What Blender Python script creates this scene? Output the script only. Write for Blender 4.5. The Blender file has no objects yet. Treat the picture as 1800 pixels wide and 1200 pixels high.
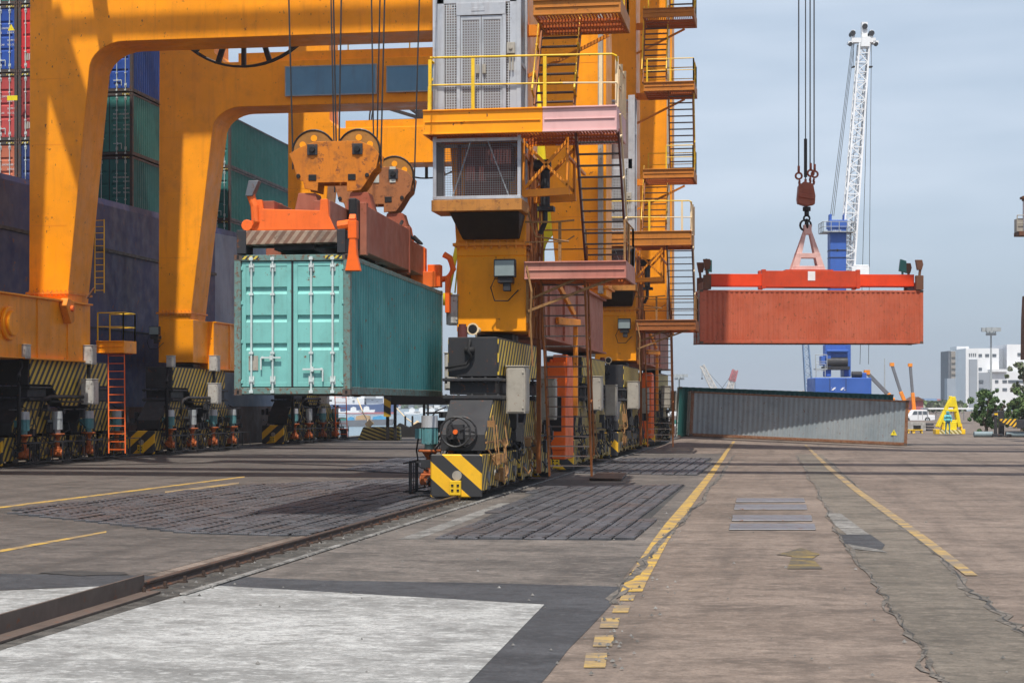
import bpy, bmesh, math, random
from mathutils import Vector, Matrix
R = math.radians
random.seed(7)
S = bpy.context.scene
# ------------------------------------------------------------------ camera
F = 3100.0            # focal length in pixels of the 1800 px wide photograph
YAW = R(9.09)
HZ = 708.0            # horizon row
CH = 2.4              # camera height
cam_d = bpy.data.cameras.new("camera"); cam = bpy.data.objects.new("camera", cam_d)
S.collection.objects.link(cam); S.camera = cam
cam.location = (0, 0, CH); cam.rotation_euler = (R(90), 0, YAW)
cam_d.sensor_width = 36; cam_d.lens = 36 * F / 1800
cam_d.shift_y = (HZ - 600) / 1800; cam_d.clip_start = .1; cam_d.clip_end = 9000
# ------------------------------------------------------------------ sun and sky
SX, SY, SZ = .038, -.47, 1.0         # direction towards the sun
sdir = Vector((SX, SY, SZ)).normalized()
elev = math.asin(sdir.z)
sun_d = bpy.data.lights.new("sun", 'SUN'); sun = bpy.data.objects.new("sun", sun_d)
S.collection.objects.link(sun)
sun_d.energy = 5.0; sun_d.angle = R(.55); sun_d.color = (1, .955, .88)
sun.rotation_euler = sdir.to_track_quat('Z', 'Y').to_euler(); sun.location = (20, -20, 60)
w = bpy.data.worlds.new("World"); S.world = w; w.use_nodes = True
nt = w.node_tree; N = nt.nodes; Lk = nt.links
sky = N.new('ShaderNodeTexSky'); sky.sky_type = 'NISHITA'; sky.sun_disc = False
sky.sun_elevation = elev; sky.sun_rotation = math.atan2(sdir.x, sdir.y)
sky.air_density = 1.0; sky.dust_density = 2.2; sky.ozone_density = 1.3
tc = N.new('ShaderNodeTexCoord'); mp = N.new('ShaderNodeMapping'); mp.inputs['Scale'].default_value = (1.0, 1.0, 5)
mp.inputs['Rotation'].default_value = (R(4), R(-5), 0)
n1 = N.new('ShaderNodeTexNoise'); n1.inputs['Scale'].default_value = 2.2; n1.inputs['Detail'].default_value = 4
n1.inputs['Roughness'].default_value = .55
rp = N.new('ShaderNodeValToRGB'); rp.color_ramp.elements[0].position = .35; rp.color_ramp.elements[1].position = .74
rp.color_ramp.elements[1].color = (.75, .75, .75, 1)
hz = N.new('ShaderNodeMixRGB');  hz.inputs[2].default_value = (3.15, 4.0, 5.05, 1)
mx = N.new('ShaderNodeMixRGB'); mx.inputs[2].default_value = (6.2, 6.8, 7.7, 1)
bg = N['Background']; bg.inputs['Strength'].default_value = .128
Lk.new(tc.outputs['Generated'], mp.inputs[0]); Lk.new(mp.outputs[0], n1.inputs['Vector'])
Lk.new(n1.outputs['Fac'], rp.inputs[0])
rc_ = N.new('ShaderNodeValToRGB'); rc_.color_ramp.elements[0].position = .05; rc_.color_ramp.elements[1].position = .15; rc_.color_ramp.elements[0].color = (.25, .25, .25, 1)
mc_ = N.new('ShaderNodeMixRGB'); mc_.blend_type = 'MULTIPLY'; mc_.inputs[0].default_value = 1; Lk.new(rp.outputs[0], mc_.inputs[1]); Lk.new(rc_.outputs[0], mc_.inputs[2]); Lk.new(mc_.outputs[0], mx.inputs[0])
sepz = N.new('ShaderNodeSeparateXYZ'); Lk.new(tc.outputs['Generated'], sepz.inputs[0])
rz = N.new('ShaderNodeValToRGB'); rz.color_ramp.elements[0].position = .22; rz.color_ramp.elements[1].position = .42
rz.color_ramp.elements[0].color = (.74, .74, .74, 1); rz.color_ramp.elements[1].color = (.05, .05, .05, 1)
Lk.new(sepz.outputs[2], rz.inputs[0]); Lk.new(sepz.outputs[2], rc_.inputs[0]); Lk.new(rz.outputs[0], hz.inputs[0])
Lk.new(sky.outputs[0], hz.inputs[1]); Lk.new(hz.outputs[0], mx.inputs[1]); Lk.new(mx.outputs[0], bg.inputs['Color'])
S.view_settings.view_transform = 'Standard'; S.view_settings.look = 'None'
S.view_settings.exposure = 0.15; S.view_settings.gamma = 1.0
# ------------------------------------------------------------------ pixel helpers (photo pixel -> world point)
FW = Vector((-math.sin(YAW), math.cos(YAW), 0)); RT = Vector((math.cos(YAW), math.sin(YAW), 0))
C0 = Vector((0, 0, CH))
def ray(x, y): return FW + RT * ((x - 900) / F) + Vector((0, 0, (HZ - y) / F))
def T(x, y, t): return C0 + ray(x, y) * t                 # at depth t along the optical axis
def W(x, y, Y): d = ray(x, y); return C0 + d * (Y / d.y)
def G(x, y, z=0.0): d = ray(x, y); return C0 + d * ((z - CH) / d.z)
# ------------------------------------------------------------------ objects
def link(o): S.collection.objects.link(o); return o
def tag(o, label=None, cat=None, group=None, kind=None):
    if label: o['label'] = label
    if cat: o['category'] = cat
    if group: o['group'] = group
    if kind: o['kind'] = kind
    return o
def thing(name, label, cat, loc=(0, 0, 0), rotz=0, group=None, mat=None):
    o = bpy.data.objects.new(name, None); link(o); o.empty_display_size = .3
    o.location = loc; o.rotation_euler = (0, 0, rotz)
    if mat is not None: o.matrix_world = mat
    return tag(o, label, cat, group)
def copy_tree(o, parent=None):
    c = o.copy(); link(c)
    if parent is not None: c.parent = parent
    for ch in list(o.children): copy_tree(ch, c)
    return c
class MB:
    base = Vector((0, 0, 0))
    def __init__(s, off=(0, 0, 0)): s.v = []; s.f = []; s.m = []; s.off = Vector(off) + MB.base
    def add(s, vs, fs, m=0):
        b = len(s.v); s.v += [Vector(p) for p in vs]
        for f in fs: s.f.append([b + i for i in f]); s.m.append(m)
        return s
    def hexa(s, p, m=0):
        return s.add(p, [(0, 3, 2, 1), (4, 5, 6, 7), (0, 1, 5, 4), (1, 2, 6, 5), (2, 3, 7, 6), (3, 0, 4, 7)], m)
    def box(s, x0, x1, y0, y1, z0, z1, m=0):
        return s.hexa([(x0, y0, z0), (x1, y0, z0), (x1, y1, z0), (x0, y1, z0), (x0, y0, z1), (x1, y0, z1), (x1, y1, z1), (x0, y1, z1)], m)
    def bar(s, a, b, w, h=None, m=0, up=(0, 0, 1)):
        a = Vector(a); b = Vector(b); d = (b - a).normalized(); h = w if h is None else h
        u = Vector(up)
        if abs(d.dot(u)) > .98: u = Vector((0, 1, 0))
        x = d.cross(u).normalized() * (w / 2); z = x.cross(d).normalized() * (h / 2)
        return s.hexa([a - x - z, a + x - z, a + x + z, a - x + z, b - x - z, b + x - z, b + x + z, b - x + z], m)
    def prism(s, ax, pts, a0, a1, m=0):
        n = len(pts)
        if ax == 'y': P = lambda p, a: (p[0], a, p[1])
        elif ax == 'x': P = lambda p, a: (a, p[0], p[1])
        else: P = lambda p, a: (p[0], p[1], a)
        vs = [P(p, a0) for p in pts] + [P(p, a1) for p in pts]
        fs = [tuple(range(n - 1, -1, -1)), tuple(range(n, 2 * n))] + [(i, (i + 1) % n, n + (i + 1) % n, n + i) for i in range(n)]
        return s.add(vs, fs, m)
    def cyl(s, a, b, r, n=12, r2=None, m=0):
        a = Vector(a); b = Vector(b); d = (b - a).normalized(); r2 = r if r2 is None else r2
        u = Vector((0, 0, 1)) if abs(d.z) < .9 else Vector((1, 0, 0))
        x = d.cross(u).normalized(); y = d.cross(x)
        c = [(x * math.cos(2 * math.pi * i / n) + y * math.sin(2 * math.pi * i / n)) for i in range(n)]
        vs = [a + k * r for k in c] + [b + k * r2 for k in c]
        fs = [tuple(range(n)), tuple(range(2 * n - 1, n - 1, -1))] + [(i, n + i, n + (i + 1) % n, (i + 1) % n) for i in range(n)]
        return s.add(vs, fs, m)
    def tube(s, pts, r, n=6, m=0, closed=False):
        pts = [Vector(p) for p in pts]; k = len(pts); rings = []
        for i, p in enumerate(pts):
            if closed: d = pts[(i + 1) % k] - pts[i - 1]
            else: d = pts[min(i + 1, k - 1)] - pts[max(i - 1, 0)]
            d.normalize(); u = Vector((0, 0, 1)) if abs(d.z) < .9 else Vector((0, 1, 0))
            x = d.cross(u).normalized(); y = d.cross(x).normalized()
            rings.append([p + x * (r * math.cos(2 * math.pi * j / n)) + y * (r * math.sin(2 * math.pi * j / n)) for j in range(n)])
        b = [q for rg in rings for q in rg]; fs = []
        for i in range(k if closed else k - 1):
            for j in range(n):
                a0 = i * n + j; a1 = i * n + (j + 1) % n; i2 = (i + 1) % k
                fs.append((a0, a1, i2 * n + (j + 1) % n, i2 * n + j))
        if not closed: fs += [tuple(range(n - 1, -1, -1)), tuple((k - 1) * n + j for j in range(n))]
        return s.add(b, fs, m)
    def ring(s, c, r, tr, ax='y', n=28, m=0):
        pts = []
        for i in range(n):
            a = 2 * math.pi * i / n; p = (r * math.cos(a), r * math.sin(a))
            pts.append(Vector(c) + (Vector((p[0], 0, p[1])) if ax == 'y' else Vector((0, p[0], p[1])) if ax == 'x' else Vector((p[0], p[1], 0))))
        return s.tube(pts, tr, 6, m, True)
    def build(s, name, mats, parent=None, bev=0, smooth=False, recalc=True, label=None):
        me = bpy.data.meshes.new(name)
        me.from_pydata([tuple(p - s.off) for p in s.v], [], s.f)
        if not isinstance(mats, (list, tuple)): mats = [mats]
        for mt in mats: me.materials.append(mt)
        for p, i in zip(me.polygons, s.m): p.material_index = i
        if recalc:
            bm = bmesh.new(); bm.from_mesh(me); bmesh.ops.recalc_face_normals(bm, faces=bm.faces); bm.to_mesh(me); bm.free()
        if smooth:
            for p in me.polygons: p.use_smooth = True
        o = bpy.data.objects.new(name, me); link(o)
        if parent is not None: o.parent = parent
        if bev:
            b = o.modifiers.new("bevel", 'BEVEL'); b.width = bev; b.segments = 1; b.limit_method = 'ANGLE'; b.angle_limit = R(40)
        if label: o['label'] = label
        return o
def sheet(name, pts, z, mat, kind='structure', label=None, cat=None, group=None):
    me = bpy.data.meshes.new(name); me.from_pydata([(p[0], p[1], z) for p in pts], [], [tuple(range(len(pts)))])
    me.materials.append(mat); o = bpy.data.objects.new(name, me); link(o)
    if me.polygons[0].normal.z < 0: me.flip_normals()
    return tag(o, label, cat, group, kind)
# ------------------------------------------------------------------ materials
def newmat(name):
    m = bpy.data.materials.new(name); m.use_nodes = True
    return m, m.node_tree, m.node_tree.nodes['Principled BSDF']
def tint(c, k): return (c[0] * k, c[1] * k, c[2] * k, 1)
def noise(nt, vec, scale, detail=5, rough=.6):
    n = nt.nodes.new('ShaderNodeTexNoise'); n.inputs['Scale'].default_value = scale
    n.inputs['Detail'].default_value = detail; n.inputs['Roughness'].default_value = rough
    nt.links.new(vec, n.inputs['Vector']); return n.outputs['Fac']
def ramp(nt, fac, p0, p1, c0=(0, 0, 0, 1), c1=(1, 1, 1, 1)):
    r = nt.nodes.new('ShaderNodeValToRGB'); e = r.color_ramp.elements
    e[0].position = p0; e[1].position = p1; e[0].color = c0; e[1].color = c1
    nt.links.new(fac, r.inputs[0]); return r.outputs[0]
def mixc(nt, fac, a, b, mode='MIX'):
    m = nt.nodes.new('ShaderNodeMixRGB'); m.blend_type = mode
    for i, q in ((0, fac), (1, a), (2, b)):
        if isinstance(q, (int, float)): m.inputs[i].default_value = q
        elif isinstance(q, tuple): m.inputs[i].default_value = q
        else: nt.links.new(q, m.inputs[i])
    return m.outputs[0]
def objvec(nt, sc=(1, 1, 1), rot=(0, 0, 0)):
    t = nt.nodes.new('ShaderNodeTexCoord'); mp = nt.nodes.new('ShaderNodeMapping')
    mp.inputs['Scale'].default_value = sc; mp.inputs['Rotation'].default_value = rot
    nt.links.new(t.outputs['Object'], mp.inputs[0]); return mp.outputs[0]
def bump(nt, bs, fac, st=.2, dist=.02):
    b = nt.nodes.new('ShaderNodeBump'); b.inputs['Strength'].default_value = st; b.inputs['Distance'].default_value = dist
    nt.links.new(fac, b.inputs['Height']); nt.links.new(b.outputs[0], bs.inputs['Normal'])
RUST = (.16, .055, .022, 1); GRIME = (.035, .03, .026, 1)
def paint(name, col, rough=.45, rust=.25, grime=.3, streak=.35, sc=1.0, fade=None, metal=0, spots=.0):
    m, nt, bs = newmat(name); v = objvec(nt); vs = objvec(nt, (6 * sc, 6 * sc, .5 * sc))
    c = mixc(nt, ramp(nt, noise(nt, v, .7 * sc, 4), .3, .7), tint(col, .84), tint(col, 1.08))
    if fade: c = mixc(nt, ramp(nt, noise(nt, v, .45 * sc, 5), .42, .68), c, (*fade, 1))
    if streak:
        f = ramp(nt, noise(nt, vs, 1.0, 4, .65), .52, .8, (0, 0, 0, 1), (streak,) * 3 + (1,)); c = mixc(nt, f, c, tint((col[0] * .5 + .03, col[1] * .42 + .02, col[2] * .4 + .015), 1))
    if grime:
        f = ramp(nt, noise(nt, v, 2.3 * sc, 8, .7), .5, .78, (0, 0, 0, 1), (grime,) * 3 + (1,)); c = mixc(nt, f, c, GRIME)
    if rust:
        f = ramp(nt, noise(nt, v, 5.5 * sc, 9, .75), .66 - .18 * rust, .70 - .12 * rust); c = mixc(nt, f, c, RUST)
    if spots:
        vv = objvec(nt, (1, 1, .45)); f = ramp(nt, noise(nt, vv, 20 * sc, 3, .5), .75 - .05 * spots, .78 - .05 * spots); c = mixc(nt, f, c, (.12, .05, .02, 1))
    nt.links.new(c, bs.inputs['Base Color']); bs.inputs['Metallic'].default_value = metal
    rr = ramp(nt, noise(nt, v, 3 * sc, 5), .3, .8, (rough - .1,) * 3 + (1,), (min(1, rough + .25),) * 3 + (1,))
    nt.links.new(rr, bs.inputs['Roughness']); bs.inputs['Specular IOR Level'].default_value = .28 if not metal else .5; bump(nt, bs, noise(nt, v, 1.3 * sc, 6, .7), .25, .012)
    return m
def stripes(name, d, period, duty=.5, a=(.62, .40, .03), b=(.03, .03, .032), wear=.35):
    """hazard stripes; d = direction (object space) across the stripes"""
    m, nt, bs = newmat(name); t = nt.nodes.new('ShaderNodeTexCoord')
    dp = nt.nodes.new('ShaderNodeVectorMath'); dp.operation = 'DOT_PRODUCT'; dp.inputs[1].default_value = Vector(d) / period
    nt.links.new(t.outputs['Object'], dp.inputs[0])
    ad = nt.nodes.new('ShaderNodeMath'); ad.operation = 'ADD'; ad.inputs[1].default_value = 1000
    fr = nt.nodes.new('ShaderNodeMath'); fr.operation = 'FRACT'; gt = nt.nodes.new('ShaderNodeMath'); gt.operation = 'GREATER_THAN'
    gt.inputs[1].default_value = duty
    nt.links.new(dp.outputs['Value'], ad.inputs[0]); nt.links.new(ad.outputs[0], fr.inputs[0]); nt.links.new(fr.outputs[0], gt.inputs[0])
    v = objvec(nt)
    c = mixc(nt, gt.outputs[0], (*a, 1), (*b, 1))
    f = ramp(nt, noise(nt, v, 2.2, 8, .72), .42, .75, (0, 0, 0, 1), (wear,) * 3 + (1,)); c = mixc(nt, f, c, (.05, .042, .035, 1))
    f = ramp(nt, noise(nt, v, 7, 6, .7), .62, .66, (0, 0, 0, 1), (wear,) * 3 + (1,)); c = mixc(nt, f, c, (.13, .075, .04, 1))
    nt.links.new(c, bs.inputs['Base Color']); bs.inputs['Roughness'].default_value = .55
    bump(nt, bs, noise(nt, v, 3, 6), .2, .01)
    return m
M = {}
OR = (.95, .335, .004)
M['orange'] = paint('orange_paint', OR, .42, .12, .22, .42, .55, spots=1.0)
M['orange2'] = paint('orange_paint_worn', (.78, .26, .02), .5, .3, .3, .4)
M['orange_red'] = paint('orange_red_paint', (.80, .14, .02), .5, .25, .2, .3, 1.5)
M['vivid'] = paint('vivid_orange', (.85, .135, .012), .45, .2, .25, .4, 1.2)
M['rusty_orange'] = paint('rusty_orange', (.54, .17, .012), .6, .62, .85, .8, 1.2)
M['gear'] = paint('gearbox_orange', (.42, .11, .03), .5, .4, .8, .4, 2)
M['brown_red'] = paint('brown_red_paint', (.30, .075, .038), .5, .35, .3, .5, fade=(.36, .13, .08))
M['maroon'] = paint('maroon_paint', (.12, .035, .03), .5, .3, .3, .3)
M['boxwhite'] = paint('dirty_white_box', (.46, .45, .42), .5, .4, .6, .7, 1.5)
M['pinkframe'] = paint('pale_pink_frame', (.66, .42, .38), .55, .2, .2, .5, 2)
M['darkrust'] = paint('dark_rail_steel', (.062, .042, .033), .5, .5, .5, .3)
M['pink'] = paint('faded_pink', (.62, .33, .30), .6, .15, .15, .3)
M['pinkred'] = paint('faded_red', (.42, .16, .12), .6, .3, .2, .6, fade=(.50, .24, .18))
M['yellow'] = paint('yellow_rail', (.80, .50, .02), .4, .35, .2, .3, 2)
M['yellowv'] = paint('yellow_plate', (.82, .66, .02), .4, .1, .12, .2, 1)
M['bars'] = paint('mesh_bars', (.16, .16, .165), .5, .1, .2, .2)
M['cream'] = paint('cream_primer', (.75, .58, .36), .6, .2, .1, .2, 2)
M['dark'] = paint('dark_grey_paint', (.034, .035, .039), .5, .35, .4, .3)
M['black'] = paint('black_grease', (.016, .015, .015), .45, .1, .3, .2)
M['steel'] = paint('bare_steel', (.20, .20, .21), .4, .5, .5, .4, metal=.6)
M['rust'] = paint('rusted_steel', (.13, .06, .035), .7, .9, .6, .4)
M['alu'] = paint('aluminium', (.50, .51, .53), .42, .1, .3, .5, 1.2, metal=.35)
M['white'] = paint('white_paint', (.74, .75, .76), .4, .15, .15, .3)
M['cab'] = paint('cabinet_grey', (.36, .33, .28), .5, .3, .35, .5)
M['teal_motor'] = paint('teal_motor', (.10, .26, .28), .45, .35, .4, .3, 2)
M['grey_motor'] = paint('grey_motor', (.36, .39, .40), .4, .2, .3, .3, 2)
M['tread'] = paint('stair_tread', (.10, .085, .08), .6, .6, .4, .3)
M['glass'] = paint('lamp_glass', (.22, .27, .27), .12, 0, .1, 0)
M['rubber'] = paint('rubber', (.02, .02, .021), .7, 0, .3, .1)
M['rope'] = paint('wire_rope', (.028, .028, .03), .5, 0, 0, 0)
M['blue_panel'] = paint('blue_signboard', (.11, .27, .42), .45, .05, .1, .4, .6, fade=(.15, .34, .50))
M['haz_side'] = stripes('hazard_side', (0, .78, -.62), .30, wear=.7, a=(.62, .41, .05))
M['haz_v'] = stripes('hazard_steep', (0, .72, -.69), .33, wear=.25, a=(.82, .56, .05))
M['haz_front'] = stripes('hazard_front', (.66, 0, .75), .62, wear=.15, a=(.85, .46, .01))
M['haz_small'] = stripes('hazard_small', (.7, 0, -.7), .10, wear=.2)
M['sill_pink'] = paint('weathered_sill', (.38, .12, .07), .6, .35, .3, .8, fade=(.45, .19, .12))
def wire_mesh(name, cell=.05, wire=.2, col=(.45, .46, .47)):
    m, nt, bs = newmat(name); t = nt.nodes.new('ShaderNodeTexCoord'); sp = nt.nodes.new('ShaderNodeSeparateXYZ')
    nt.links.new(t.outputs['Object'], sp.inputs[0]); outs = []
    ax = nt.nodes.new('ShaderNodeMath'); ax.operation = 'ADD'; nt.links.new(sp.outputs[0], ax.inputs[0]); nt.links.new(sp.outputs[1], ax.inputs[1])
    for src in (ax.outputs[0], sp.outputs[2]):
        a = nt.nodes.new('ShaderNodeMath'); a.operation = 'MULTIPLY_ADD'; a.inputs[1].default_value = 1 / cell; a.inputs[2].default_value = 900
        f = nt.nodes.new('ShaderNodeMath'); f.operation = 'FRACT'; l = nt.nodes.new('ShaderNodeMath'); l.operation = 'LESS_THAN'; l.inputs[1].default_value = wire
        nt.links.new(src, a.inputs[0]); nt.links.new(a.outputs[0], f.inputs[0]); nt.links.new(f.outputs[0], l.inputs[0]); outs.append(l.outputs[0])
    mxn = nt.nodes.new('ShaderNodeMath'); mxn.operation = 'MAXIMUM'; nt.links.new(outs[0], mxn.inputs[0]); nt.links.new(outs[1], mxn.inputs[1])
    nt.links.new(mxn.outputs[0], bs.inputs['Alpha']); bs.inputs['Base Color'].default_value = (*col, 1); bs.inputs['Roughness'].default_value = .45
    return m
M['mesh'] = wire_mesh('wire_mesh', .07, .30)
M['mesh_dense'] = wire_mesh('wire_mesh_dense', .07, .40, (.36, .36, .37))
# ground materials
def concrete(name, c1, c2, sc=1, stain=.5, sx=.6, tyre=0, bumpk=.3, rough=.85):
    m, nt, bs = newmat(name); v = objvec(nt); vx = objvec(nt, (sx, 1, 1)); vy = objvec(nt, (1.6, .12, 1))
    vm = objvec(nt, (.72, 1, 1)); K1 = (0, 0, 0, 1)
    def lay(c, fac, p0, p1, amt, col): return mixc(nt, ramp(nt, fac, p0, p1, K1, (min(1, amt),) * 3 + (1,)), c, col)
    c = mixc(nt, ramp(nt, noise(nt, vx, .22 * sc, 5, .55), .36, .64), (*c1, 1), (*c2, 1))
    c = lay(c, noise(nt, vx, .75 * sc, 5, .6), .47, .66, stain, tint(c1, .5))
    c = lay(c, noise(nt, vm, 2.1, 5, .62), .50, .66, stain, tint(c1, .55))
    c = lay(c, noise(nt, vm, 2.7, 5, .62), .52, .68, .55, tint(c2, 1.22))
    c = lay(c, noise(nt, vm, 7.5, 4, .65), .50, .64, stain * .75, tint(c1, .6))
    c = lay(c, noise(nt, vm, 9.0, 4, .65), .52, .66, .5, tint(c2, 1.25))
    c = lay(c, noise(nt, v, 24, 3, .7), .50, .62, .5, tint(c1, .6))
    c = lay(c, noise(nt, v, 3.2, 7, .75), .66, .70, stain, tint(c1, .3))
    c = lay(c, noise(nt, v, 60, 2, .6), .58, .66, .45, tint(c1, .4))
    if tyre:
        c = mixc(nt, ramp(nt, noise(nt, vy, .8, 5, .6), .5, .7, (0, 0, 0, 1), (tyre,) * 3 + (1,)), c, tint(c1, .35))
    nt.links.new(c, bs.inputs['Base Color']); bs.inputs['Roughness'].default_value = rough
    ad = nt.nodes.new('ShaderNodeMath'); ad.operation = 'ADD'
    nt.links.new(noise(nt, v, 30, 5, .8), ad.inputs[0]); nt.links.new(noise(nt, v, 3, 6, .6), ad.inputs[1])
    bump(nt, bs, ad.outputs[0], bumpk, .02)
    return m
M['ground'] = concrete('quay_concrete', (.13, .098, .076), (.215, .168, .135), stain=.8, tyre=.5)
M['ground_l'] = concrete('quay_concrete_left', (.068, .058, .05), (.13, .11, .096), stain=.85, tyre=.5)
M['slab'] = concrete('pale_slab', (.22, .22, .21), (.41, .412, .40), stain=.75, bumpk=.5)
M['asphalt'] = concrete('asphalt', (.028, .029, .033), (.062, .064, .07), stain=.6, bumpk=.7)
M['strip'] = concrete('aggregate_strip', (.105, .09, .07), (.18, .153, .122), stain=.8, bumpk=.6)
M['crack'] = concrete('crack_fill', (.03, .03, .03), (.07, .065, .06), stain=.3, bumpk=.8)
M['ground_m'] = concrete('quay_concrete_mid', (.085, .074, .065), (.17, .145, .125), stain=.9, tyre=.5)
M['trough'] = concrete('trough_dirt', (.035, .032, .028), (.12, .11, .095), sc=6, stain=.7, bumpk=1)
M['gravel'] = concrete('pebble_patch', (.10, .095, .085), (.30, .29, .27), sc=12, stain=.6, bumpk=1)
M['pale_strip'] = concrete('pale_edge', (.20, .19, .17), (.36, .35, .33), sc=3, stain=.6)
M['edge'] = concrete('dirty_edge', (.10, .095, .085), (.26, .25, .235), sc=5, stain=.8)
M['oil'] = concrete('oil_stain', (.03, .028, .026), (.06, .055, .05), stain=.4)
def worn_line(name, col, under, keep=.5):
    m, nt, bs = newmat(name); v = objvec(nt); vx = objvec(nt, (.6, 1, 1))
    f = ramp(nt, noise(nt, vx, 2.6, 9, .7), keep - .02, keep + .14)
    c = mixc(nt, f, (*col, 1), (*under, 1)); c = mixc(nt, ramp(nt, noise(nt, v, 14, 6, .8), .5, .62, (0, 0, 0, 1), (.4,) * 3 + (1,)), c, tint(under, .6))
    nt.links.new(c, bs.inputs['Base Color']); bs.inputs['Roughness'].default_value = .75; bump(nt, bs, noise(nt, v, 30, 5, .8), .3, .01)
    return m
M['line'] = worn_line('worn_yellow_line', (.46, .285, .04), (.15, .12, .096), .46)
M['line2'] = worn_line('faded_yellow_line', (.38, .25, .07), (.16, .13, .10), .42)
M['arrow'] = worn_line('old_yellow_mark', (.22, .15, .03), (.06, .053, .044), .40)
def water_mat():
    m, nt, bs = newmat('water'); v = objvec(nt, (.25, 1, 1))
    bs.inputs['Base Color'].default_value = (.16, .22, .25, 1); bs.inputs['Roughness'].default_value = .22
    bump(nt, bs, noise(nt, v, .6, 6, .7), .6, .25); return m
M['water'] = water_mat()
# ================================================================== setting
QX = -31.3; RXX = -8.2
M['erode'] = concrete('eroded_concrete', (.09, .08, .067), (.20, .175, .148), sc=8, stain=.8, bumpk=1)
# quay ground: one sheet with the quay edge on its left, out to the horizon
sheet('ground', [(QX, -30), (3900, -30), (3900, 3900), (900, 3900), (260, 900), (-20, 420), (QX, 420)], 0, M['ground'])
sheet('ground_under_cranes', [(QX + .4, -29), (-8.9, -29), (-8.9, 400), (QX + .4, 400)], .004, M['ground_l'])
mb = MB(); mb.box(QX - .6, QX - .005, -30, 420, -3, -.003)
tag(mb.build('quay_wall', M['strip']), 'weathered concrete face of the quay above the water', 'quay wall', kind='structure')
sheet('water', [(-3900, -200), (QX + 3, -200), (QX + 3, 420), (900, 700), (3900, 3900), (-3900, 3900)], -2.3, M['water'])
M['upst'] = paint('upstand_steel', (.10, .075, .062), .6, .4, .6, .6)
def gp(pts): return [G(x, y) for x, y in pts]
sheet('worn_concrete', [(RXX, 16)] + [(G(x, y).x, G(x, y).y) for x, y in ((1083, 1033), (1108, 1000), (1150, 950), (1205, 888), (1240, 840), (1262, 810), (1284, 780))] + [(RXX, G(1284, 780).y)], .005, M['ground_m'])
sheet('asphalt_band', gp([(395, 1012), (560, 1020), (820, 1024), (1090, 1031), (1075, 1062), (1035, 1105), (1000, 1140), (965, 1185), (930, 1225), (800, 1225), (812, 1200), (955, 1062), (380, 1030)]), .006, M['asphalt'])
sheet('asphalt_strip', gp([(-60, 1008), (200, 1011), (395, 1016), (250, 1027), (-60, 1040)]), .008, M['asphalt'])
sheet('pale_slab', gp([(385, 1030), (957, 1063), (800, 1225), (-420, 1225), (-10, 1137)]), .010, M['slab'])
sheet('pale_slab_corner', gp([(-300, 1053), (246, 1028), (-300, 1185)]), .012, M['slab'])
def gz(x, y):
    sm = lambda u: max(0, min(1, u)) ** 2 * (3 - 2 * max(0, min(1, u)))
    return .54 * sm((y - 84) / 13) * max(0, min(1, (6.6 - x) / 12.1)) * sm((x + 7.3) / 1.2)
def Gz(x, y):
    z = 0
    for _ in range(12):
        p = G(x, y, z)
        z = .5 * z + .5 * gz(p.x, p.y)
    p = G(x, y, z); return Vector((p.x, p.y, z))
me = bpy.data.meshes.new('ground_rise'); vs = []; fs = []; nx, ny = 30, 40
for j in range(ny + 1):
    for i in range(nx + 1): x = -7.35 + 14.1 * i / nx; y = 83.8 + 26 * j / ny; vs.append((x, y, gz(x, y) * (1 if y < 105 else max(0, (109.8 - y) / 4.8)) + .0065))
for j in range(ny):
    for i in range(nx): a = j * (nx + 1) + i; fs.append((a, a + 1, a + nx + 2, a + nx + 1))
me.from_pydata(vs, [], fs); me.materials.append(M['ground']); tag(link(bpy.data.objects.new('ground_rise', me)), kind='structure')
for p in me.polygons: p.use_smooth = True
def band(pts, name, z, mat, **k):
    """pts: (x, y, half width px) centre line in the photo's pixels"""
    L = [Gz(x - w, y) for x, y, w in pts]; Rr = [Gz(x + w, y) for x, y, w in pts]
    me = bpy.data.meshes.new(name); vs = []; fs = []
    for i, (a, b) in enumerate(zip(L, Rr)): vs += [(a.x, a.y, a.z + z), (b.x, b.y, b.z + z)]
    for i in range(len(L) - 1): fs.append((2 * i, 2 * i + 1, 2 * i + 3, 2 * i + 2))
    me.from_pydata(vs, [], fs); me.materials.append(mat); o = bpy.data.objects.new(name, me); link(o)
    return tag(o, kind='structure', **k)
# darker aggregate lane between two ragged joints
Ls = [(1378, 780), (1400, 800), (1430, 850), (1465, 920), (1490, 970), (1530, 1012), (1565, 1070), (1620, 1140), (1672, 1225)]
Rs = [(1432, 780), (1452, 806), (1500, 850), (1560, 905), (1650, 978), (1700, 1030), (1800, 1115), (1960, 1225)]
sheet('aggregate_strip', [G(x, y) for x, y in Ls] + [G(x, y) for x, y in reversed(Rs)], .006, M['strip'])
random.seed(3)
def crack(path, name, w0):
    pts = []
    for (x0, y0), (x1, y1) in zip(path[:-1], path[1:]):
        n = max(2, int(abs(y1 - y0) / 4))
        for i in range(n):
            u = i / n; y = y0 + (y1 - y0) * u; sc = (y - HZ) / 300
            pts.append((x0 + (x1 - x0) * u + random.gauss(0, 4 * sc), y, w0 * sc * random.choice((.1, .2, .35, .6, .9, 1.3))))
    band(pts, name, .0125, M['crack'])
    for k in range(2):
        er = [(x + random.gauss(0, 5) * (y - HZ) / 300 + (k * 2 - 1) * w * .5, y, w0 * 1.6 * (y - HZ) / 300 * random.choice((.2, .6, .9, 1.3, 1.9, 2.4))) for x, y, w in pts[::2]]
        band(er, 'eroded_edge', .0105 + k * .001, M['erode'])
crack(Ls[1:], 'joint_crack', 1.3); crack(Rs[1:], 'joint_crack', 2.2)
crack([(1290, 800), (1262, 840), (1215, 900), (1170, 945), (1135, 985), (1090, 1031), (1070, 1066)], 'joint_crack', 2.4)
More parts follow.
